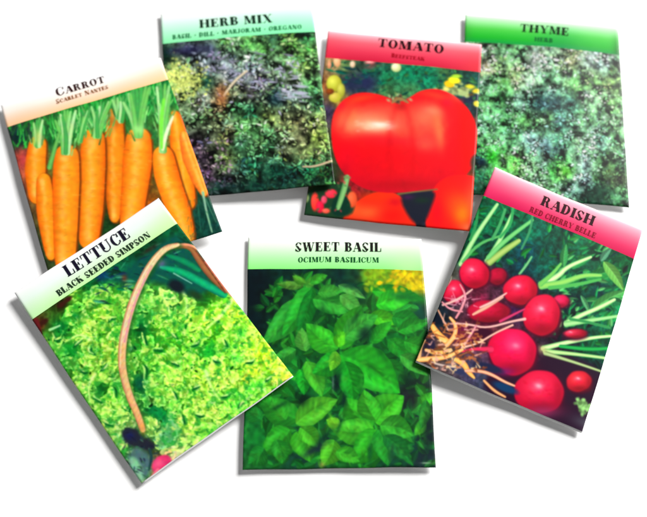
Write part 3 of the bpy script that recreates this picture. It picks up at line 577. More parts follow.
    for _ in range(90):
        x = rng.uniform(366, 426); y = rng.uniform(268, 292)
        A.oval(x, y, rng.uniform(1.5, 4), rng.uniform(1, 2.4), np.array((250, 216, 0) if x > 392+rng.normal(0, 8) else (150, 196, 30))*rng.uniform(.7, 1.05), ang=rng.uniform(0, 180), soft=1.2, al=.75)
    A.poly([(384, 292), (410, 289), (430, 298), (428, 306), (396, 304)], (20, 120, 40), soft=4, al=.5)
    A.glow(426, 463, 5, .8, (210, 220, 225), al=.7)
    A.patches(9, 511, .36, (10, 104, 34), .66, (84, 214, 74), .25, 90); A.a = A.a*np.array((.9, .91, .84)); A.tint(.05, 3, 96); A.blur(1)
    return A

def art_lettuce():
    A = Art(4, 192, 304, 496)
    A.field([(40, 325, (110, 40, 30)), (48, 335, (110, 190, 70)), (62, 305, (60, 40, 20)), (75, 300, (120, 200, 60)), (95, 285, (0, 110, 60)), (102, 276, (0, 70, 110)), (115, 272, (20, 120, 90)), (130, 262, (10, 110, 90)), (140, 252, (20, 90, 60)), (155, 240, (20, 70, 50)), (172, 233, (0, 110, 80)), (178, 240, (10, 100, 70)), (165, 262, (40, 110, 120)), (178, 258, (0, 110, 80)), (195, 255, (0, 90, 70)), (175, 280, (16, 30, 40)), (188, 290, (20, 40, 40)), (210, 265, (120, 70, 40)), (205, 300, (30, 110, 40)),
             (60, 330, (20, 150, 60)), (75, 318, (40, 180, 50)), (70, 355, (30, 160, 60)), (85, 335, (180, 235, 80)), (100, 310, (150, 225, 60)), (110, 295, (110, 215, 60)), (105, 335, (90, 190, 50)), (90, 370, (150, 220, 70)), (100, 385, (40, 140, 50)), (110, 360, (150, 220, 60)), (85, 395, (140, 220, 90)), (112, 400, (120, 210, 60)), (110, 345, (190, 230, 90)),
             (150, 300, (130, 235, 90)), (170, 300, (160, 245, 110)), (145, 315, (10, 140, 50)), (142, 330, (0, 90, 50)), (160, 325, (140, 230, 60)), (185, 315, (160, 245, 90)), (200, 320, (170, 240, 60)), (215, 310, (150, 240, 50)), (230, 310, (170, 235, 60)), (240, 318, (190, 240, 50)), (215, 335, (120, 220, 40)), (240, 335, (110, 230, 50)), (255, 340, (170, 240, 50)), (265, 350, (190, 248, 50)), (210, 352, (60, 200, 50)), (235, 355, (100, 220, 50)), (280, 370, (210, 250, 40)),
             (290, 374, (220, 245, 90)), (250, 370, (190, 250, 70)), (245, 385, (200, 230, 60)), (255, 392, (90, 220, 60)), (235, 400, (80, 215, 60)), (225, 415, (150, 235, 80)), (185, 345, (110, 220, 50)), (165, 355, (90, 210, 50)), (150, 360, (110, 210, 60)), (140, 385, (10, 110, 60)), (150, 345, (60, 190, 50)), (175, 380, (160, 235, 70)), (200, 375, (170, 240, 60)), (220, 380, (190, 240, 80)), (160, 395, (130, 220, 70)), (185, 405, (120, 215, 60)), (205, 405, (190, 235, 80)), (190, 425, (170, 225, 70)), (205, 430, (120, 210, 70)),
             (160, 415, (20, 160, 80)), (152, 410, (10, 110, 60)), (170, 425, (60, 170, 80)), (165, 440, (90, 180, 120)), (150, 425, (190, 235, 110)), (120, 420, (160, 225, 100)), (130, 435, (30, 40, 80)), (148, 445, (50, 60, 40)), (110, 440, (120, 200, 90)), (120, 450, (90, 180, 80)), (135, 460, (100, 180, 120)), (140, 472, (90, 170, 110)), (160, 465, (240, 70, 110)), (172, 458, (220, 200, 140)), (185, 445, (150, 210, 110))])
    src = A.a.copy()
    n1 = noise(A.h, A.w, 9*S, 101); n2 = noise(A.h, A.w, 4.2*S, 102); n3 = noise(A.h, A.w, 1.5*S, 103)
    rdg = np.clip(1-2*np.abs(n2-.5+.35*(n1-.5)), 0, 1)
    crk = (.30+.62*rdg**1.6+.22*(n3-.5)+.35*(n1-.4))
    A.a = src*np.clip(crk*.6+.5, .3, 1.2)[..., None]*np.array((.8, .95, .8))
    # frilled leaf lobes: short curved strokes with a lit edge
    def inleaf(x, y): return (y > 312-.62*(x-60) if x < 160 else y > 288) and not (x > 225 and y < 300)
    for _ in range(420):
        x = rng.uniform(36, 296); y = rng.uniform(285, 480)
        if not inleaf(x, y): continue
        c = src[int((y-A.y0)*S), int((x-A.x0)*S)]
        if c[1] < 150: continue
        lobe(A, x, y, rng.uniform(6, 14), (c*.8+np.array((150, 235, 60))*.24)*rng.uniform(.86, 1.16), rng)
    for _ in range(110):
        x = rng.uniform(40, 296); y = rng.uniform(285, 480)
        if not inleaf(x, y): continue
        c = src[int((y-A.y0)*S), int((x-A.x0)*S)]
        if c[1] < 120: continue
        k = rng.uniform(.5, 1.15); a = rng.uniform(0, 6.28); r = rng.uniform(2.2, 5.5)
        pts = [(x+r*math.cos(a+t)*(1+.3*math.sin(3*t)), y+r*.8*math.sin(a+t)) for t in (0, .7, 1.4, 2.1)]
        A.stroke([(p[0]+.8, p[1]+1.2) for p in pts], [1.0, 1.8, 1.7, .8], c*np.array((.18, .52, .35))*k, al=.5, soft=1.4)
        hi = np.clip(c*np.array((1.15, 1.07, 1.0))*rng.uniform(.85, 1.2)+np.array((28, 16, 10)), 0, 255)
        A.stroke(pts, [.7, 1.5, 1.4, .6], hi, c, al=.85, soft=1.0)
    leaflets(A, 500, .8, 2.0, .9, 1.35, 14, src=src, al=.45, box=(45, 312, 296, 470))
    leaflets(A, 50, .8, 2.0, .3, .6, 8, src=src*np.array((.3, 1.0, .6)), al=.75, box=(45, 300, 250, 440))
    for (x, y, r, r2, c) in [(70, 350, 9, 6, (10, 150, 50)), (62, 326, 8, 5, (6, 120, 56)), (76, 316, 6, 3, (0, 120, 60)), (95, 306, 5, 3, (20, 90, 40)), (100, 392, 6, 6, (10, 110, 50)), (113, 376, 3, 7, (20, 140, 50)), (142, 322, 5, 7, (0, 110, 50)), (141, 384, 5, 8, (6, 70, 70)), (152, 401, 3, 3, (40, 40, 10)), (158, 413, 9, 4, (0, 140, 80)), (170, 420, 5, 9, (20, 140, 80)), (168, 438, 8, 9, (80, 176, 120)), (208, 352, 9, 7, (20, 180, 60)), (240, 334, 7, 5, (60, 220, 70)), (184, 328, 4, 4, (10, 150, 50)), (238, 360, 8, 4, (70, 215, 80)), (246, 375, 3, 2, (40, 80, 10)), (250, 388, 14, 4, (70, 220, 70)),
                             (190, 352, 4, 3, (20, 160, 50)), (200, 430, 4, 4, (70, 150, 50)), (184, 436, 3, 5, (30, 80, 40)), (88, 322, 6, 3, (170, 230, 70)), (118, 312, 7, 7, (140, 226, 66)), (124, 300, 5, 4, (120, 210, 60)), (130, 350, 5, 3, (20, 90, 90)), (240, 316, 5, 3, (226, 236, 30)), (262, 352, 8, 6, (214, 250, 20)), (254, 372, 8, 6, (230, 250, 40)), (276, 366, 8, 5, (196, 246, 60))]:
        A.glow(x, y, r, r2, c, al=.6, ang=rng.uniform(-30, 30))
    for (x, y, a, L) in [(58, 338, 40, 9), (78, 345, -30, 10), (94, 352, 60, 8), (84, 372, 20, 9), (104, 368, -50, 9), (98, 400, 30, 10), (116, 392, 80, 9), (112, 322, -20, 8), (146, 340, 70, 12), (146, 372, 80, 12), (160, 352, 10, 7), (176, 338, 50, 8), (196, 346, -20, 9), (176, 366, 30, 8), (196, 388, -30, 9), (216, 362, 20, 10), (176, 396, 60, 9), (200, 416, 10, 9), (226, 396, -30, 9), (226, 344, 60, 8), (250, 362, -20, 8), (216, 322, 30, 7), (240, 406, -36, 9), (184, 420, 70, 9), (128, 410, 50, 8), (110, 424, 30, 8), (268, 380, -30, 7)]:
        ca, sa = math.cos(math.radians(a)), math.sin(math.radians(a))
        pts = [(x-ca*L*.5+rng.normal(0, 1), y-sa*L*.5), (x+rng.normal(0, 1.5), y+rng.normal(0, 1.5)), (x+ca*L*.5, y+sa*L*.5+rng.normal(0, 1))]
        A.stroke(pts, [.8, 2.6, .8], (14, 128, 44), soft=2.6, al=.75); A.stroke(pts, [.3, 1, .3], (8, 70, 36), soft=1.6, al=.7)
        A.stroke([(p[0]-sa*2.6, p[1]-ca*2.4) for p in pts], [.4, 1.1, .4], (222, 255, 150), soft=1.4, al=.75)
    # pale leaf ribs
    for p in [[(182, 290), (188, 302), (186, 320)], [(160, 290), (168, 306), (172, 322)], [(206, 372), (212, 390), (220, 400)], [(232, 300), (222, 316), (206, 330)], [(90, 340), (80, 334), (66, 342)], [(95, 375), (88, 386), (90, 402)]]:
        A.stroke(p, [2.6, 2, 1], (206, 250, 140), (150, 230, 90), soft=1.6, al=.6)
    A.patches(5.5, 501, .40, (26, 150, 48), .60, (226, 255, 120), .62)
    A.patches(3.4, 503, .34, (10, 104, 40), .66, (240, 255, 170), .42)
    A.punch(1.1)
    # upper corner: leeks and dark leaves
    A.poly([(106, 282), (128, 266), (150, 250), (170, 236), (180, 232), (200, 262), (216, 284), (200, 300), (178, 292), (160, 284), (146, 284), (130, 288)], (6, 84, 70), soft=4, al=.6)
    for _ in range(70):
        x = rng.uniform(92, 205); y = 292-(x-92)*.55+rng.uniform(-14, 18)
        A.leaf(x, y, x+rng.uniform(6, 16), y+rng.normal(2, 6), rng.uniform(2.5, 5), np.array([(0, 130, 84), (20, 90, 100), (0, 70, 50), (60, 170, 120), (10, 60, 90)][rng.integers(5)])*rng.uniform(.6, 1.1), al=.6)
    A.oval(177, 287, 9, 6, (18, 28, 36), ang=30, soft=3, al=.85); A.oval(196, 296, 9, 4, (26, 60, 30), ang=30, soft=3, al=.8)
    A.stroke([(162, 268), (182, 272), (204, 284), (224, 295)], [2, 4, 4.6, 3.4], (10, 176, 112), (0, 96, 72)); A.stroke([(168, 256), (186, 262), (198, 270)], [2, 4, 3], (0, 140, 90), (0, 80, 60)); A.stroke([(174, 274), (192, 284)], [.8, .6], (150, 220, 190), al=.7)
    A.glow(161, 264, 5, 4, (150, 110, 170), al=.6); A.glow(102, 275, 6, 5, (0, 66, 120), al=.7); A.glow(125, 279, 3, 4, (120, 40, 30), al=.7); A.glow(150, 250, 10, 2.5, (60, 20, 20), al=.6, ang=-33)
    for (x, y) in [(62, 305), (44, 322), (68, 300)]: A.oval(x, y, 5, 2.6, (60, 24, 16), ang=-32, soft=1.5, al=.85)
    A.stroke([(36, 321), (40, 334)], [3, 2.4], (104, 26, 30), al=.85); A.stroke([(50, 330), (60, 326)], [1.5, 1], (170, 240, 150), al=.8)
    # basket rim and handle
    A.stroke([(172, 247), (190, 246), (198, 258), (208, 272), (226, 290)], [2.2, 2.4, 3.6, 4.2, 3.2], (168, 104, 60), (110, 60, 36)); A.stroke([(206, 262), (217, 277), (232, 296)], [1.4, 1.6, 1.2], (196, 110, 84), (140, 70, 50), al=.8)
    A.stroke([(176, 246), (186, 244), (198, 248), (205, 258)], [1.2, 1.3, 1.2, .9], (240, 150, 110), al=.9)
    for k in range(9):
        t = k/8; A.stroke([(196+t*26, 251+t*36), (201+t*24, 257+t*36)], [.7, .6], (90, 40, 20), al=.6)
    H = [(178, 245), (164, 249), (150, 266), (139, 288), (130, 312), (123, 342), (122, 368), (129, 395), (138, 415), (143, 430)]
    A.stroke([(x+2, y+1.5) for x, y in H], [3, 4.4, 4.6, 4.8, 5, 5, 4.8, 4.6, 4, 3], (30, 90, 30), soft=3, al=.5)
    A.stroke(H, [1.8, 3, 3.5, 3.8, 4, 4, 3.8, 3.6, 3.3, 2.6], (250, 222, 166), (188, 112, 76), off=-.2)
    for hx_, hy_ in smooth_open(np.array(H[5:], float), 3)[2:]: A.glow(hx_+.4, hy_, 2.6, 4, (244, 132, 44), al=.32)
    A.stroke([(x+2.2, y+.5) for x, y in H[2:6]], [.8, 1, 1.1, 1], (232, 150, 160), al=.7)
    Hs = smooth_open(np.array(H, float), 3)
    for i in range(2, len(Hs)-3, 1):
        x, y = Hs[i]; A.stroke([(x-2, y+3.4), (x+2, y-3)], [.35, .35], (160, 96, 66), al=.22)
    A.stroke([(x-1.4, y) for x, y in H[1:7]], [.6]*6, (255, 240, 200), al=.6)
    # bottom corner
    A.poly([(121, 431), (128, 427), (138, 430), (141, 437), (150, 440), (157, 446), (150, 452), (140, 448), (130, 446), (123, 440)], (34, 38, 50), soft=3, al=.95)
    A.glow(130, 436, 5, 4, (24, 30, 92), al=.8, ang=30)
    A.poly([(134, 446), (146, 450), (153, 462), (148, 478), (138, 482), (128, 468), (127, 455)], (74, 112, 112), soft=4, al=.8)
    A.poly([(127, 458), (135, 456), (143, 468), (144, 482), (136, 482)], (132, 198, 150), soft=3, al=.85)
    for _ in range(50):
        x = rng.uniform(122, 156); y = rng.uniform(432, 478)
        A.leaf(x, y, x+rng.normal(3, 4), y+rng.normal(3, 4), 3, np.array([(110, 180, 140), (40, 70, 80), (60, 120, 80), (30, 30, 60)][rng.integers(4)]), al=.5)
    A.stroke([(150, 450), (152, 458), (149, 470)], [1.6, 1.8, 1], (30, 66, 66), al=.7)
    A.oval(162, 464, 11, 8, (216, 30, 90), soft=1.8, core=(255, 96, 140), ang=-36); A.stroke([(150, 482), (158, 470)], [3, 2], (255, 110, 140), al=.6); A.glow(176, 455, 6, 3, (236, 226, 180), al=.7, ang=-36)
    A.stroke([(129, 474), (137, 482)], [2, 2], (150, 60, 110), al=.5)
    A.tint(.07, 2.6, 111); A.blur(1)
    return A

# ------------------------------------------------------------------ materials
def new_mat(name):
    m = bpy.data.materials.new(name); m.use_nodes = True
    nt = m.node_tree; b = nt.nodes['Principled BSDF']
    return m, nt, b
def paper_bump(nt, b, scale=2500, strength=.06, dist=.00005):
    tc = nt.nodes.new('ShaderNodeTexCoord'); n = nt.nodes.new('ShaderNodeTexNoise'); n.inputs['Scale'].default_value = scale; n.inputs['Detail'].default_value = 4
    n2 = nt.nodes.new('ShaderNodeTexNoise'); n2.inputs['Scale'].default_value = 45; n2.inputs['Detail'].default_value = 2
    nt.links.new(tc.outputs['Object'], n.inputs['Vector']); nt.links.new(tc.outputs['Object'], n2.inputs['Vector'])
    bp = nt.nodes.new('ShaderNodeBump'); bp.inputs['Strength'].default_value = strength; bp.inputs['Distance'].default_value = dist
    nt.links.new(n.outputs['Fac'], bp.inputs['Height'])
    b2 = nt.nodes.new('ShaderNodeBump'); b2.inputs['Strength'].default_value = .25; b2.inputs['Distance'].default_value = .0006
    nt.links.new(n2.outputs['Fac'], b2.inputs['Height']); nt.links.new(bp.outputs['Normal'], b2.inputs['Normal'])
    nt.links.new(b2.outputs['Normal'], b.inputs['Normal'])
M_print, nt, b = new_mat('printed_gloss_paper')
at = nt.nodes.new('ShaderNodeVertexColor'); at.layer_name = 'ink'
nt.links.new(at.outputs['Color'], b.inputs['Base Color']); b.inputs['Roughness'].default_value = .36; b.inputs['Specular IOR Level'].default_value = .1
paper_bump(nt, b)
M_paper, nt, b = new_mat('white_paper'); b.inputs['Base Color'].default_value = (.88, .88, .87, 1); b.inputs['Roughness'].default_value = .6; b.inputs['Specular IOR Level'].default_value = .2
paper_bump(nt, b)
M_table, nt, b = new_mat('white_backdrop_paper'); b.inputs['Roughness'].default_value = .9; b.inputs['Specular IOR Level'].default_value = .05
tc = nt.nodes.new('ShaderNodeTexCoord'); n = nt.nodes.new('ShaderNodeTexNoise'); n.inputs['Scale'].default_value = 30
cr = nt.nodes.new('ShaderNodeValToRGB'); cr.color_ramp.elements[0].color = (.9, .9, .9, 1); cr.color_ramp.elements[1].color = (.93, .93, .93, 1)
nt.links.new(tc.outputs['Object'], n.inputs['Vector']); nt.links.new(n.outputs['Fac'], cr.inputs['Fac']); nt.links.new(cr.outputs['Color'], b.inputs['Base Color'])
_ink = {}
def ink(rgb):
    if rgb not in _ink:
        m, nt, b = new_mat('ink_%d' % len(_ink)); c = lin(rgb)/GAIN
        n = nt.nodes.new('ShaderNodeTexNoise'); n.inputs['Scale'].default_value = 900
        mx = nt.nodes.new('ShaderNodeMix'); mx.data_type = 'RGBA'
        mx.inputs['A'].default_value = (*[float(v)*.9 for v in c], 1); mx.inputs['B'].default_value = (*[min(1, float(v)*1.1+.004) for v in c], 1)
        nt.links.new(n.outputs['Fac'], mx.inputs['Factor']); nt.links.new(mx.outputs['Result'], b.inputs['Base Color'])
        b.inputs['Roughness'].default_value = .4; b.inputs['Specular IOR Level'].default_value = .06
        _ink[rgb] = m
    return _ink[rgb]

# ------------------------------------------------------------------ mesh helper
def mesh_obj(name, V, F, mat, parent=None, col=None, smooth_=True, origin=None):
    V = np.asarray(V, np.float32); F = np.asarray(F, np.int32)
    me = bpy.data.meshes.new(name)
    me.vertices.add(len(V)); me.vertices.foreach_set('co', V.ravel())
    k = F.shape[1]
    me.loops.add(F.size); me.loops.foreach_set('vertex_index', F.ravel())
    me.polygons.add(len(F)); me.polygons.foreach_set('loop_start', np.arange(0, F.size, k, dtype=np.int32)); me.polygons.foreach_set('loop_total', np.full(len(F), k, np.int32))
    if smooth_: me.polygons.foreach_set('use_smooth', np.ones(len(F), bool))
    if col is not None:
        ca = me.color_attributes.new('ink', 'FLOAT_COLOR', 'POINT')
        c4 = np.ones((len(V), 4), np.float32); c4[:, :3] = col
        ca.data.foreach_set('color', c4.ravel())
    me.update(); me.validate()
    me.materials.append(mat)
    o = bpy.data.objects.new(name, me); bpy.context.scene.collection.objects.link(o)
    if parent is not None: o.parent = parent
    return o

# ------------------------------------------------------------------ fat-face lettering
T_, t_, s_ = .30, .065, .07
def stem(x, w=T_): return [[(x, 0), (x+w, 0), (x+w, 1), (x, 1)]]
def serif(xa, xb, y): return [[(xa, y), (xb, y), (xb, y+t_), (xa, y+t_)]]
def fstem(x, w=T_): return stem(x, w)+serif(x-s_, x+w+s_, 0)+serif(x-s_, x+w+s_, 1-t_)
def diag(x1, y1, x2, y2, w): return [[(x1, y1), (x1+w, y1), (x2+w, y2), (x2, y2)]]
def bowl(cx, cy, rx, ry, ix, iy, a0, a1, n=14, icx=None):
    icx = cx if icx is None else icx
    a = np.radians(np.linspace(a0, a1, n)); out = []
    for p, q in zip(a[:-1], a[1:]):
        out.append([(cx+rx*math.cos(p), cy+ry*math.sin(p)), (cx+rx*math.cos(q), cy+ry*math.sin(q)), (icx+ix*math.cos(q), cy+iy*math.sin(q)), (icx+ix*math.cos(p), cy+iy*math.sin(p))])
    return out
G = {}
def glyph(c, w, p): G[c] = (w, p)
glyph('A', .95, diag(.10, 0, .42, 1, t_)+diag(.66, 0, .36, 1, T_)+serif(.2, .72, .3)+serif(0, .28, 0)+serif(.56, 1.0-.04, 0))
glyph('B', .82, fstem(.08)+bowl(.42, .74, .32, .26, .10, .19, -90, 90)+bowl(.42, .26, .38, .28, .13, .2, -90, 90)+serif(.3, .45, .47)+serif(.3, .45, .93)+serif(.3, .45, 0))
glyph('C', .85, bowl(.45, .5, .42, .52, .18, .46, 50, 310, 20)+stem(.70, .06)[:0]+[[(.68, .62), (.82, .62), (.82, 1.0), (.72, .9)], [(.68, .3), (.82, .3), (.76, .08), (.68, .12)]])
glyph('D', .9, fstem(.08)+bowl(.4, .5, .46, .5, .2, .43, -90, 90, 18)+serif(.3, .42, 0)+serif(.3, .42, .93))
glyph('E', .82, fstem(.08)+serif(.3, .75, 0)+serif(.3, .72, .93)+serif(.3, .55, .47)+[[(.66, 0), (.76, 0), (.76, .32), (.71, .32)], [(.65, 1), (.73, 1), (.73, .7), (.69, .7)], [(.5, .36), (.58, .36), (.58, .66), (.5, .66)]])
glyph('F', .78, fstem(.08)+serif(.3, .72, .93)+serif(.3, .55, .47)+[[(.65, 1), (.73, 1), (.73, .68), (.69, .68)], [(.5, .36), (.58, .36), (.58, .66), (.5, .66)]])
glyph('G', .92, bowl(.45, .5, .42, .52, .18, .46, 50, 330, 20)+[[(.68, .62), (.82, .62), (.82, 1.0), (.72, .9)]]+stem(.62, .22)[:0]+[[(.62, 0), (.84, 0), (.84, .42), (.62, .42)]]+serif(.54, .92, .38))
glyph('H', 1.05, fstem(.08)+fstem(.68)+serif(.3, .72, .47))
glyph('I', .46, fstem(.1))
glyph('J', .6, [[(.22, .2), (.47, .2), (.47, 1), (.22, 1)]]+serif(.14, .55, .93)+bowl(.24, .22, .23, .24, .04, .16, -180, 0))
glyph('K', 1.0, fstem(.08)+diag(.3, .38, .74, 1, t_)+diag(.66, 0, .42, .6, T_)+serif(.62, .9, .93)+serif(.6, .98, 0))
glyph('L', .8, fstem(.08)+serif(.3, .76, 0)+[[(.66, 0), (.77, 0), (.77, .4), (.71, .4)]])
glyph('M', 1.2, fstem(.82)+stem(.12, t_)+serif(.02, .3, 0)+diag(.46, .05, .12, 1, .24)+diag(.52, .05, .82, 1, t_)+serif(.04, .3, .93))
glyph('N', 1.0, stem(.14, t_)+stem(.82, t_)+diag(.62, 0, .12, 1, .27)+serif(.03, .32, 0)+serif(.7, 1.0, .93)+serif(.02, .3, .93))
glyph('O', .92, bowl(.46, .5, .43, .52, .17, .46, 0, 360, 28))
glyph('P', .82, fstem(.08)+bowl(.42, .71, .36, .29, .13, .22, -90, 90)+serif(.3, .45, .42)+serif(.3, .45, .93))
glyph('R', .95, fstem(.08)+bowl(.42, .73, .34, .27, .11, .2, -90, 90)+serif(.3, .45, .46)+serif(.3, .45, .93)+diag(.62, 0, .44, .5, .24)+serif(.6, .95, 0))
glyph('S', .74, diag(.44, .14, .06, .62, .26)+bowl(.38, .72, .32, .29, .13, .23, 20, 190)+bowl(.36, .28, .34, .3, .13, .23, 200, 370)+[[(.6, .7), (.68, .7), (.68, 1), (.6, .9)], [(.05, .3), (.13, .3), (.13, .1), (.05, 0)]])
glyph('T', .88, [[(.32, 0), (.57, 0), (.57, 1), (.32, 1)]]+serif(.2, .69, 0)+serif(.04, .85, .93)+[[(.04, 1), (.13, 1), (.08, .64), (.04, .64)], [(.76, 1), (.85, 1), (.85, .64), (.81, .64)]])
glyph('U', .98, [[(.1, .3), (.35, .3), (.35, 1), (.1, 1)]]+[[(.78, .3), (.85, .3), (.85, 1), (.78, 1)]]+serif(.02, .43, .93)+serif(.68, .95, .93)+bowl(.475, .32, .375, .34, .2, .26, 180, 360, 14)[:0]+bowl(.475, .32, .375, .34, .27, .26, 180, 360, 16))
glyph('W', 1.35, diag(.3, 0, .08, 1, .24)+diag(.42, 0, .62, 1, t_)+diag(.8, 0, .56, 1, .24)+diag(.94, 0, 1.2, 1, t_)+serif(0, .4, .93)+serif(.5, .88, .93)+serif(1.08, 1.35, .93))
glyph('X', 1.0, diag(.64, 0, .1, 1, .27)+diag(.14, 0, .76, 1, t_)+serif(.02, .3, 0)+serif(.58, .98, 0)+serif(.02, .44, .93)+serif(.66, .94, .93))
glyph('Y', .95, diag(.36, .4, .06, 1, .26)+diag(.52, .4, .82, 1, t_)+[[(.36, 0), (.61, 0), (.61, .45), (.36, .45)]]+serif(.26, .71, 0)+serif(0, .4, .93)+serif(.68, .97, .93))
glyph('.', .5, [[(.14, .36), (.36, .36), (.36, .6), (.14, .6)]])
glyph(' ', .42, [])

def layout(text, small_after_first=1.0):
    x = 0; polys = []
    for wd_i, ch in enumerate(text):
        k = 1.0
        if small_after_first != 1.0 and ch != ' ' and wd_i > 0 and text[wd_i-1] != ' ': k = small_after_first
        w, ps = G[ch]
        for p in ps: polys.append([(x+a*k, b*k) for a, b in p])
        x += (w+.07)*k
    return polys, x-.07

# ------------------------------------------------------------------ one packet
MM = .001
def bilerp(q, u, v):
    u = np.asarray(u)[..., None]; v = np.asarray(v)[..., None]
    return (q[0]*(1-u)+q[1]*u)*(1-v)+(q[3]*(1-u)+q[2]*u)*v
class Packet:
    def __init__(s, corners, lift, seed, fat=1.0):
        edge = 2.7*MM
        s.q = np.array([to_table(c[0], c[1], l*MM+edge)[0] for c, l in zip(corners, lift)])   # TL TR BR BL on the sheet plane
        s.fat = fat; s.seed = seed; s.edge = edge
        r = np.random.default_rng(seed); s.ph = r.uniform(0, 6.28, 6)
        s.c = s.q.mean(0); s.c[2] = 0
    def bulge(s, u, v):
        su = np.clip(np.sin(math.pi*np.clip(u, 0, 1)), 0, 1)**.75; sv = np.clip(np.sin(math.pi*np.clip(v, 0, 1)), 0, 1)**.6
        rip = 1+.10*np.sin(5*u+s.ph[0])*np.sin(4*v+s.ph[1])+.06*np.sin(11*u+7*v+s.ph[2])
        return su*sv*1.3*MM*s.fat*rip
    def flat(s, u, v):
        P = bilerp(s.q, u, v)
        ph = s.ph; u = np.asarray(u, float); v = np.asarray(v, float)
        P[..., 2] += MM*(.32*np.sin(3.3*v+ph[3])+.26*np.sin(4.1*u+ph[4])+.22*np.sin(7*u+5*v+ph[5]))
        P[..., 0] += MM*(.22*np.sin(5*v+ph[0])+.08*np.sin(17*v+ph[1])); P[..., 1] += MM*(.2*np.sin(4.5*u+ph[2])+.08*np.sin(19*u+ph[3]))
        return P
    def top(s, u, v, up=0.0):
        P = s.flat(u, v); P[..., 2] += s.bulge(u, v)+up
        # soft rounding of the sheet at the very rim
        e = np.minimum(np.minimum(u, 1-u)*.085, np.minimum(v, 1-v)*.115)
        P[..., 2] -= .3*MM*np.clip(1-e/(.9*MM), 0, 1)**2
        return P
    def bottom(s, u, v):
        P = s.flat(u, v); P[..., 2] -= .62*MM
        su = np.clip(np.sin(math.pi*u), 0, 1); sv = np.clip(np.sin(math.pi*v), 0, 1)
        P[..., 2] -= 1.8*MM*np.minimum(1, (su*sv)**.6*1.2)
        return P
    def uv_of(s, px, py):
        u, v = .5, .5
        for _ in range(25):
            def f(u, v): return np.array([float(a) for a in measure(s.flat(np.array(u), np.array(v)))])
            r = f(u, v)-np.array([px, py]); du = (f(u+1e-4, v)-f(u, v))/1e-4; dv = (f(u, v+1e-4)-f(u, v))/1e-4
            d = np.linalg.solve(np.stack([du, dv], 1), r); u -= d[0]; v -= d[1]
        return u, v
    def sheet(s, name, root, u0, u1, v0, v1, nu, nv, up, colf, wrap_top=False, wrap_foot=False):
        """print on the face, folded round the sides of the pouch"""
        us = np.concatenate([[-1.], np.linspace(u0, u1, nu), [2.]]); vs_ = np.linspace(v0, v1, nv)
        if wrap_top: vs_ = np.concatenate([[-1.], vs_])
        if wrap_foot: vs_ = np.concatenate([vs_, [2.]])
        nu, nv = len(us), len(vs_)
        U, V = np.meshgrid(us, vs_); U = U.ravel(); V = V.ravel()
        ou = np.where(U < 0, -1, np.where(U > 1, 1, 0)); ov = np.where(V < 0, -1, np.where(V > 1, 1, 0))
        U = np.clip(U, 0, 1); V = np.clip(V, 0, 1)
        P = s.top(U, V, up)
        ax = s.q[1]-s.q[0]; ax = ax/np.linalg.norm(ax); ay = s.q[3]-s.q[0]; ay = ay/np.linalg.norm(ay)
        rimu = np.where(U <= 0, -1, np.where(U >= 1, 1, 0)); rimv = np.where((V <= 0) & wrap_top, -1, np.where((V >= 1) & wrap_foot, 1, 0))
        P = P+(rimu[:, None]*ax[None]+rimv[:, None]*ay[None])*.07*MM
        P[:, 2] -= np.where((ou != 0) | (ov != 0), .34*MM+up, 0)
        i = np.arange((nv-1)*nu).reshape(nv-1, nu)[:, :-1].ravel()
        F = np.stack([i, i+nu, i+nu+1, i+1], 1)
        px, py = measure(s.flat(U, V))
        c = np.clip(colf(px, py, U, V), 0, 255)
        return mesh_obj(name, P-s.c, F, M_print, root, col=np.clip(lin(c)/GAIN, 0.002, .9))
    def body(s, root):
        nu, nv = 44, 56
        u = np.linspace(0, 1, nu); v = np.linspace(0, 1, nv)
        U, V = np.meshgrid(u, v); U = U.ravel(); V = V.ravel()
        T = s.top(U, V); B = s.bottom(U, V); n = nu*nv
        i = np.arange((nv-1)*nu).reshape(nv-1, nu)[:, :-1].ravel()
        F = [np.stack([i, i+nu, i+nu+1, i+1], 1), np.stack([i, i+1, i+nu+1, i+nu], 1)+n]
        loop = list(range(nu-1))+[k*nu+nu-1 for k in range(nv-1)]+[(nv-1)*nu+k for k in range(nu-1, 0, -1)]+[k*nu for k in range(nv-1, 0, -1)]
        loop = np.array(loop); nx = np.roll(loop, -1)
        F.append(np.stack([loop, nx, nx+n, loop+n], 1))
        return mesh_obj('paper_pouch', np.concatenate([T, B])-s.c, np.concatenate(F), M_paper, root)
    def text(s, name, root, text, a, b, hgt, rgb, small=1.0, slant=None):
        """a, b: measured ends of the baseline; hgt: measured cap height"""
        polys, W = layout(text, small)
        a = np.array(a, float); b = np.array(b, float)
        ua, va = s.uv_of(*a); ub, vb = s.uv_of(*b)
        d = (b-a)/np.linalg.norm(b-a); upv = np.array([d[1], -d[0]])
        m = (a+b)/2+upv*hgt; um, vm = s.uv_of(*m); u0, v0 = (ua+ub)/2, (va+vb)/2
        V = []; F4 = []
        for k, p in enumerate(polys):
            for (x, y) in p:
                t = x/W; uu = ua+(ub-ua)*t+(um-u0)*y; vv = va+(vb-va)*t+(vm-v0)*y
                V.append(s.top(np.array(uu), np.array(vv), .16*MM+(k % 40)*.003*MM))
            F4.append([4*k, 4*k+1, 4*k+2, 4*k+3])
        V = np.array(V)
        F4 = np.array(F4)
        for f in F4:      # face up
            n = np.cross(V[f[1]]-V[f[0]], V[f[2]]-V[f[0]])
            if n[2] < 0: f[:] = f[::-1].copy()
        return mesh_obj(name, V-s.c, F4, ink(rgb), root, smooth_=False)

def stops(v, st):
    xs = [a for a, _ in st]; cs = np.array([c for _, c in st], float)
    return np.stack([np.interp(v, xs, cs[:, k]) for k in range(3)], 1)

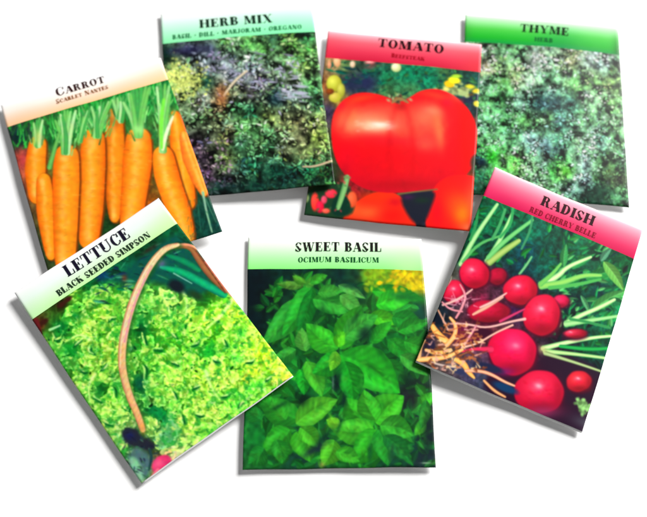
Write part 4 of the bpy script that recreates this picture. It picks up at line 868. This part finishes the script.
def build(key, corners, lift, band, art, band_stops, sides, texts, label, seed, fat=1.0, foot=0):
    p = Packet(corners, lift, seed, fat)
    root = bpy.data.objects.new('seed_packet', None); bpy.context.scene.collection.objects.link(root)
    root.location = p.c; root.empty_display_size = .01
    root['label'] = label; root['category'] = 'seed packet'; root['group'] = 'printed seed packets spread on white'
    p.body(root)
    vb = np.mean([p.uv_of(*q)[1] for q in band])
    A = art()
    def pic(px, py, U, V): return A.sample(px, py)
    def bnd(px, py, U, V):
        t = V/vb
        c = stops(t, band_stops)
        for (uc, wd, col, k) in sides:
            m = (np.exp(-((U-uc)/wd)**2)*k*np.clip(t*1.3-.1, 0, 1))[:, None]
            c = c*(1-m)+np.array(col, float)*m
        return c
    p.sheet('header_band', root, 0, 1, 0, vb, 150, 40, .05*MM, bnd, wrap_top=True)
    W = np.hypot(*(np.array(corners[1])-corners[0])); H = np.hypot(*(np.array(corners[2])-corners[1]))
    p.sheet('printed_picture', root, 0, 1, vb, 1-foot, int(W/.52), int(H*.86/.52), .05*MM, pic, wrap_foot=(foot == 0))
    for (nm, tx, a, b, h, rgb, sm) in texts:
        p.text(nm, root, tx, a, b, h, rgb, sm)
    return p

BLK = (20, 16, 20)
build('thyme', [(465, 14), (618, 27), (629.5, 207), (461, 193)], (0, 0, 0, 0), [(466.5, 42), (619, 55)], art_thyme,
      [(0, (226, 250, 226)), (.25, (150, 226, 150)), (.5, (70, 196, 66)), (.8, (20, 172, 36)), (1, (4, 150, 62))],
      [(.62, .15, (0, 128, 90), .35), (1.0, .04, (10, 70, 20), .5), (0, .04, (60, 130, 60), .4)],
      [('title_lettering', 'THYME', (519.5, 32.3), (568.5, 36.6), 8.4, (8, 50, 14), 1), ('subtitle_lettering', 'HERB', (534, 42), (552.5, 43.5), 4.2, (0, 104, 44), 1)],
      'seed packet with green THYME header over grey-green thyme foliage', 3)
build('tomato', [(328.5, 31), (482, 45), (471, 231), (304.5, 214.5)], (.6, 4, 4.2, .6), [(327, 57.5), (480.5, 73)], art_tomato,
      [(0, (255, 214, 220)), (.12, (252, 160, 172)), (.35, (236, 96, 112)), (.7, (224, 52, 80)), (1, (204, 26, 58))],
      [(0, .12, (255, 60, 80), .35), (1.0, .15, (232, 60, 60), .5)],
      [('title_lettering', 'TOMATO', (377.3, 47.2), (443.6, 54.2), 8.6, (40, 4, 12), 1), ('subtitle_lettering', 'BEEFSTEAK', (391, 58), (424.5, 61.6), 4, (176, 0, 26), .85)],
      'seed packet with red TOMATO header picturing one big glossy red tomato', 5, 1.1)
build('herb', [(160, 13), (311.5, 1), (335, 184), (172, 199)], (0, 3.4, 4.2, .4), [(162, 45), (315, 31)], art_herb,
      [(0, (255, 255, 255)), (.25, (232, 255, 244)), (.6, (184, 252, 212)), (1, (136, 240, 170))],
      [(.75, .3, (120, 250, 180), .3)],
      [('title_lettering', 'HERB MIX', (199.5, 28.8), (273, 23), 8.6, (22, 50, 34), 1), ('subtitle_lettering', 'BASIL . DILL . MARJORAM . OREGANO', (172.5, 39.8), (302, 29.4), 4.6, (18, 120, 66), 1)],
      'seed packet with mint HERB MIX header picturing mixed garden herbs', 8)
build('carrot', [(0.5, 105), (160, 58), (222, 231), (52, 284)], (.4, 4.4, 4.4, .8), [(8.5, 126.5), (168, 80)], art_carrot,
      [(0, (255, 255, 255)), (.4, (255, 244, 234)), (.7, (255, 220, 192)), (1, (255, 202, 150))],
      [(.98, .2, (255, 222, 160), .4), (.1, .15, (255, 196, 150), .3)],
      [('title_lettering', 'CARROT', (57, 97.2), (105.5, 82.8), 9, (52, 20, 24), .78), ('subtitle_lettering', 'SCARLET NANTES', (57, 104.8), (109, 89.2), 4.6, (140, 84, 30), .8)],
      'seed packet with pale peach CARROT header picturing a row of orange carrots', 11, 1.1)
build('basil', [(248.5, 236), (421.5, 239), (436, 467.5), (243, 469)], (0, 0, 0, 0), [(250, 270), (423.5, 270)], art_basil,
      [(0, (252, 255, 250)), (.3, (226, 255, 222)), (.65, (178, 255, 172)), (1, (138, 250, 126))],
      [(.92, .1, (206, 255, 170), .4)],
      [('title_lettering', 'SWEET BASIL', (295, 252), (381.5, 252.2), 9.6, (26, 24, 22), 1), ('subtitle_lettering', 'OCIMUM BASILICUM', (298, 263), (379, 263.2), 5.6, (16, 82, 40), 1)],
      'seed packet with pale green SWEET BASIL header picturing broad green basil leaves', 14, 1.1)
build('radish', [(495, 167.5), (643, 229.5), (582.5, 433.5), (416, 362)], (7.0, 4.2, .3, 3.2), [(482, 195), (635.5, 259.5)], art_radish,
      [(0, (255, 226, 232)), (.12, (255, 176, 194)), (.4, (240, 112, 142)), (.75, (224, 44, 96)), (1, (208, 10, 76))],
      [(0, .1, (255, 70, 120), .3)],
      [('title_lettering', 'RADISH', (539.5, 205), (592.5, 226.5), 9.8, (44, 4, 14), 1), ('subtitle_lettering', 'RED CHERRY BELLE', (528.5, 212), (594.5, 239), 5.2, (140, 0, 36), 1)],
      'seed packet with pink RADISH header picturing bunched crimson radishes and tan roots', 17, 1.1, foot=.007)
build('lettuce', [(14, 293), (158, 198), (293, 376), (141.5, 484)], (1.5, 7.4, 4.6, .4), [(30.5, 318.5), (178, 225)], art_lettuce,
      [(0, (255, 255, 255)), (.4, (240, 252, 246)), (.7, (220, 250, 208)), (1, (198, 248, 168))],
      [(1.0, .12, (220, 255, 180), .5), (0.02, .1, (200, 250, 190), .4)],
      [('title_lettering', 'LETTUCE', (68.5, 277.5), (131.5, 237.2), 11.8, (22, 18, 40), 1), ('subtitle_lettering', 'BLACK SEEDED SIMPSON', (59.5, 297), (151.5, 236.8), 6, (30, 52, 34), 1)],
      'seed packet with white LETTUCE header picturing frilly lettuce and a basket handle', 20, 1.1, foot=.004)

# ------------------------------------------------------------------ white surface
nx = 41; g = np.linspace(-1.5, 1.5, nx); X, Y = np.meshgrid(g, g)
V = np.stack([X.ravel(), Y.ravel(), np.zeros(nx*nx)], 1)
i = np.arange((nx-1)*nx).reshape(nx-1, nx)[:, :-1].ravel()
tb = mesh_obj('tabletop', V, np.stack([i, i+1, i+nx+1, i+nx], 1), M_table)
tb['kind'] = 'structure'

# ------------------------------------------------------------------ light
w = bpy.data.worlds.new('World'); bpy.context.scene.world = w; w.use_nodes = True
w.node_tree.nodes['Background'].inputs['Color'].default_value = (1, 1, 1, 1); w.node_tree.nodes['Background'].inputs['Strength'].default_value = .22
ld = bpy.data.lights.new('studio_lamp', 'AREA'); ld.shape = 'DISK'; ld.size = 1.8; ld.energy = 350; ld.color = (1, .99, .975)
lo = bpy.data.objects.new('studio_lamp', ld); bpy.context.scene.collection.objects.link(lo)
el, az, dist = math.radians(35), math.radians(40), 4.0
lo.location = (dist*math.cos(el)*math.cos(az), dist*math.cos(el)*math.sin(az), dist*math.sin(el))
from mathutils import Vector, Matrix
lo.rotation_euler = (-Vector(lo.location)).to_track_quat('-Z', 'Y').to_euler()

cd = bpy.data.cameras.new('camera'); cam = bpy.data.objects.new('camera', cd); bpy.context.scene.collection.objects.link(cam)
cam.location = CAM; cam.rotation_euler = (TILT, 0, 0)
cd.sensor_fit = 'HORIZONTAL'; cd.sensor_width = 36; cd.lens = 36*FOC/W0; cd.dof.use_dof = True; cd.dof.focus_distance = .430; cd.dof.aperture_fstop = 6.0; cd.clip_start = .01; cd.clip_end = 50
bpy.context.scene.camera = cam
vs = bpy.context.scene.view_settings; vs.view_transform = 'Standard'; vs.look = 'None'; vs.exposure = 0; vs.gamma = 1
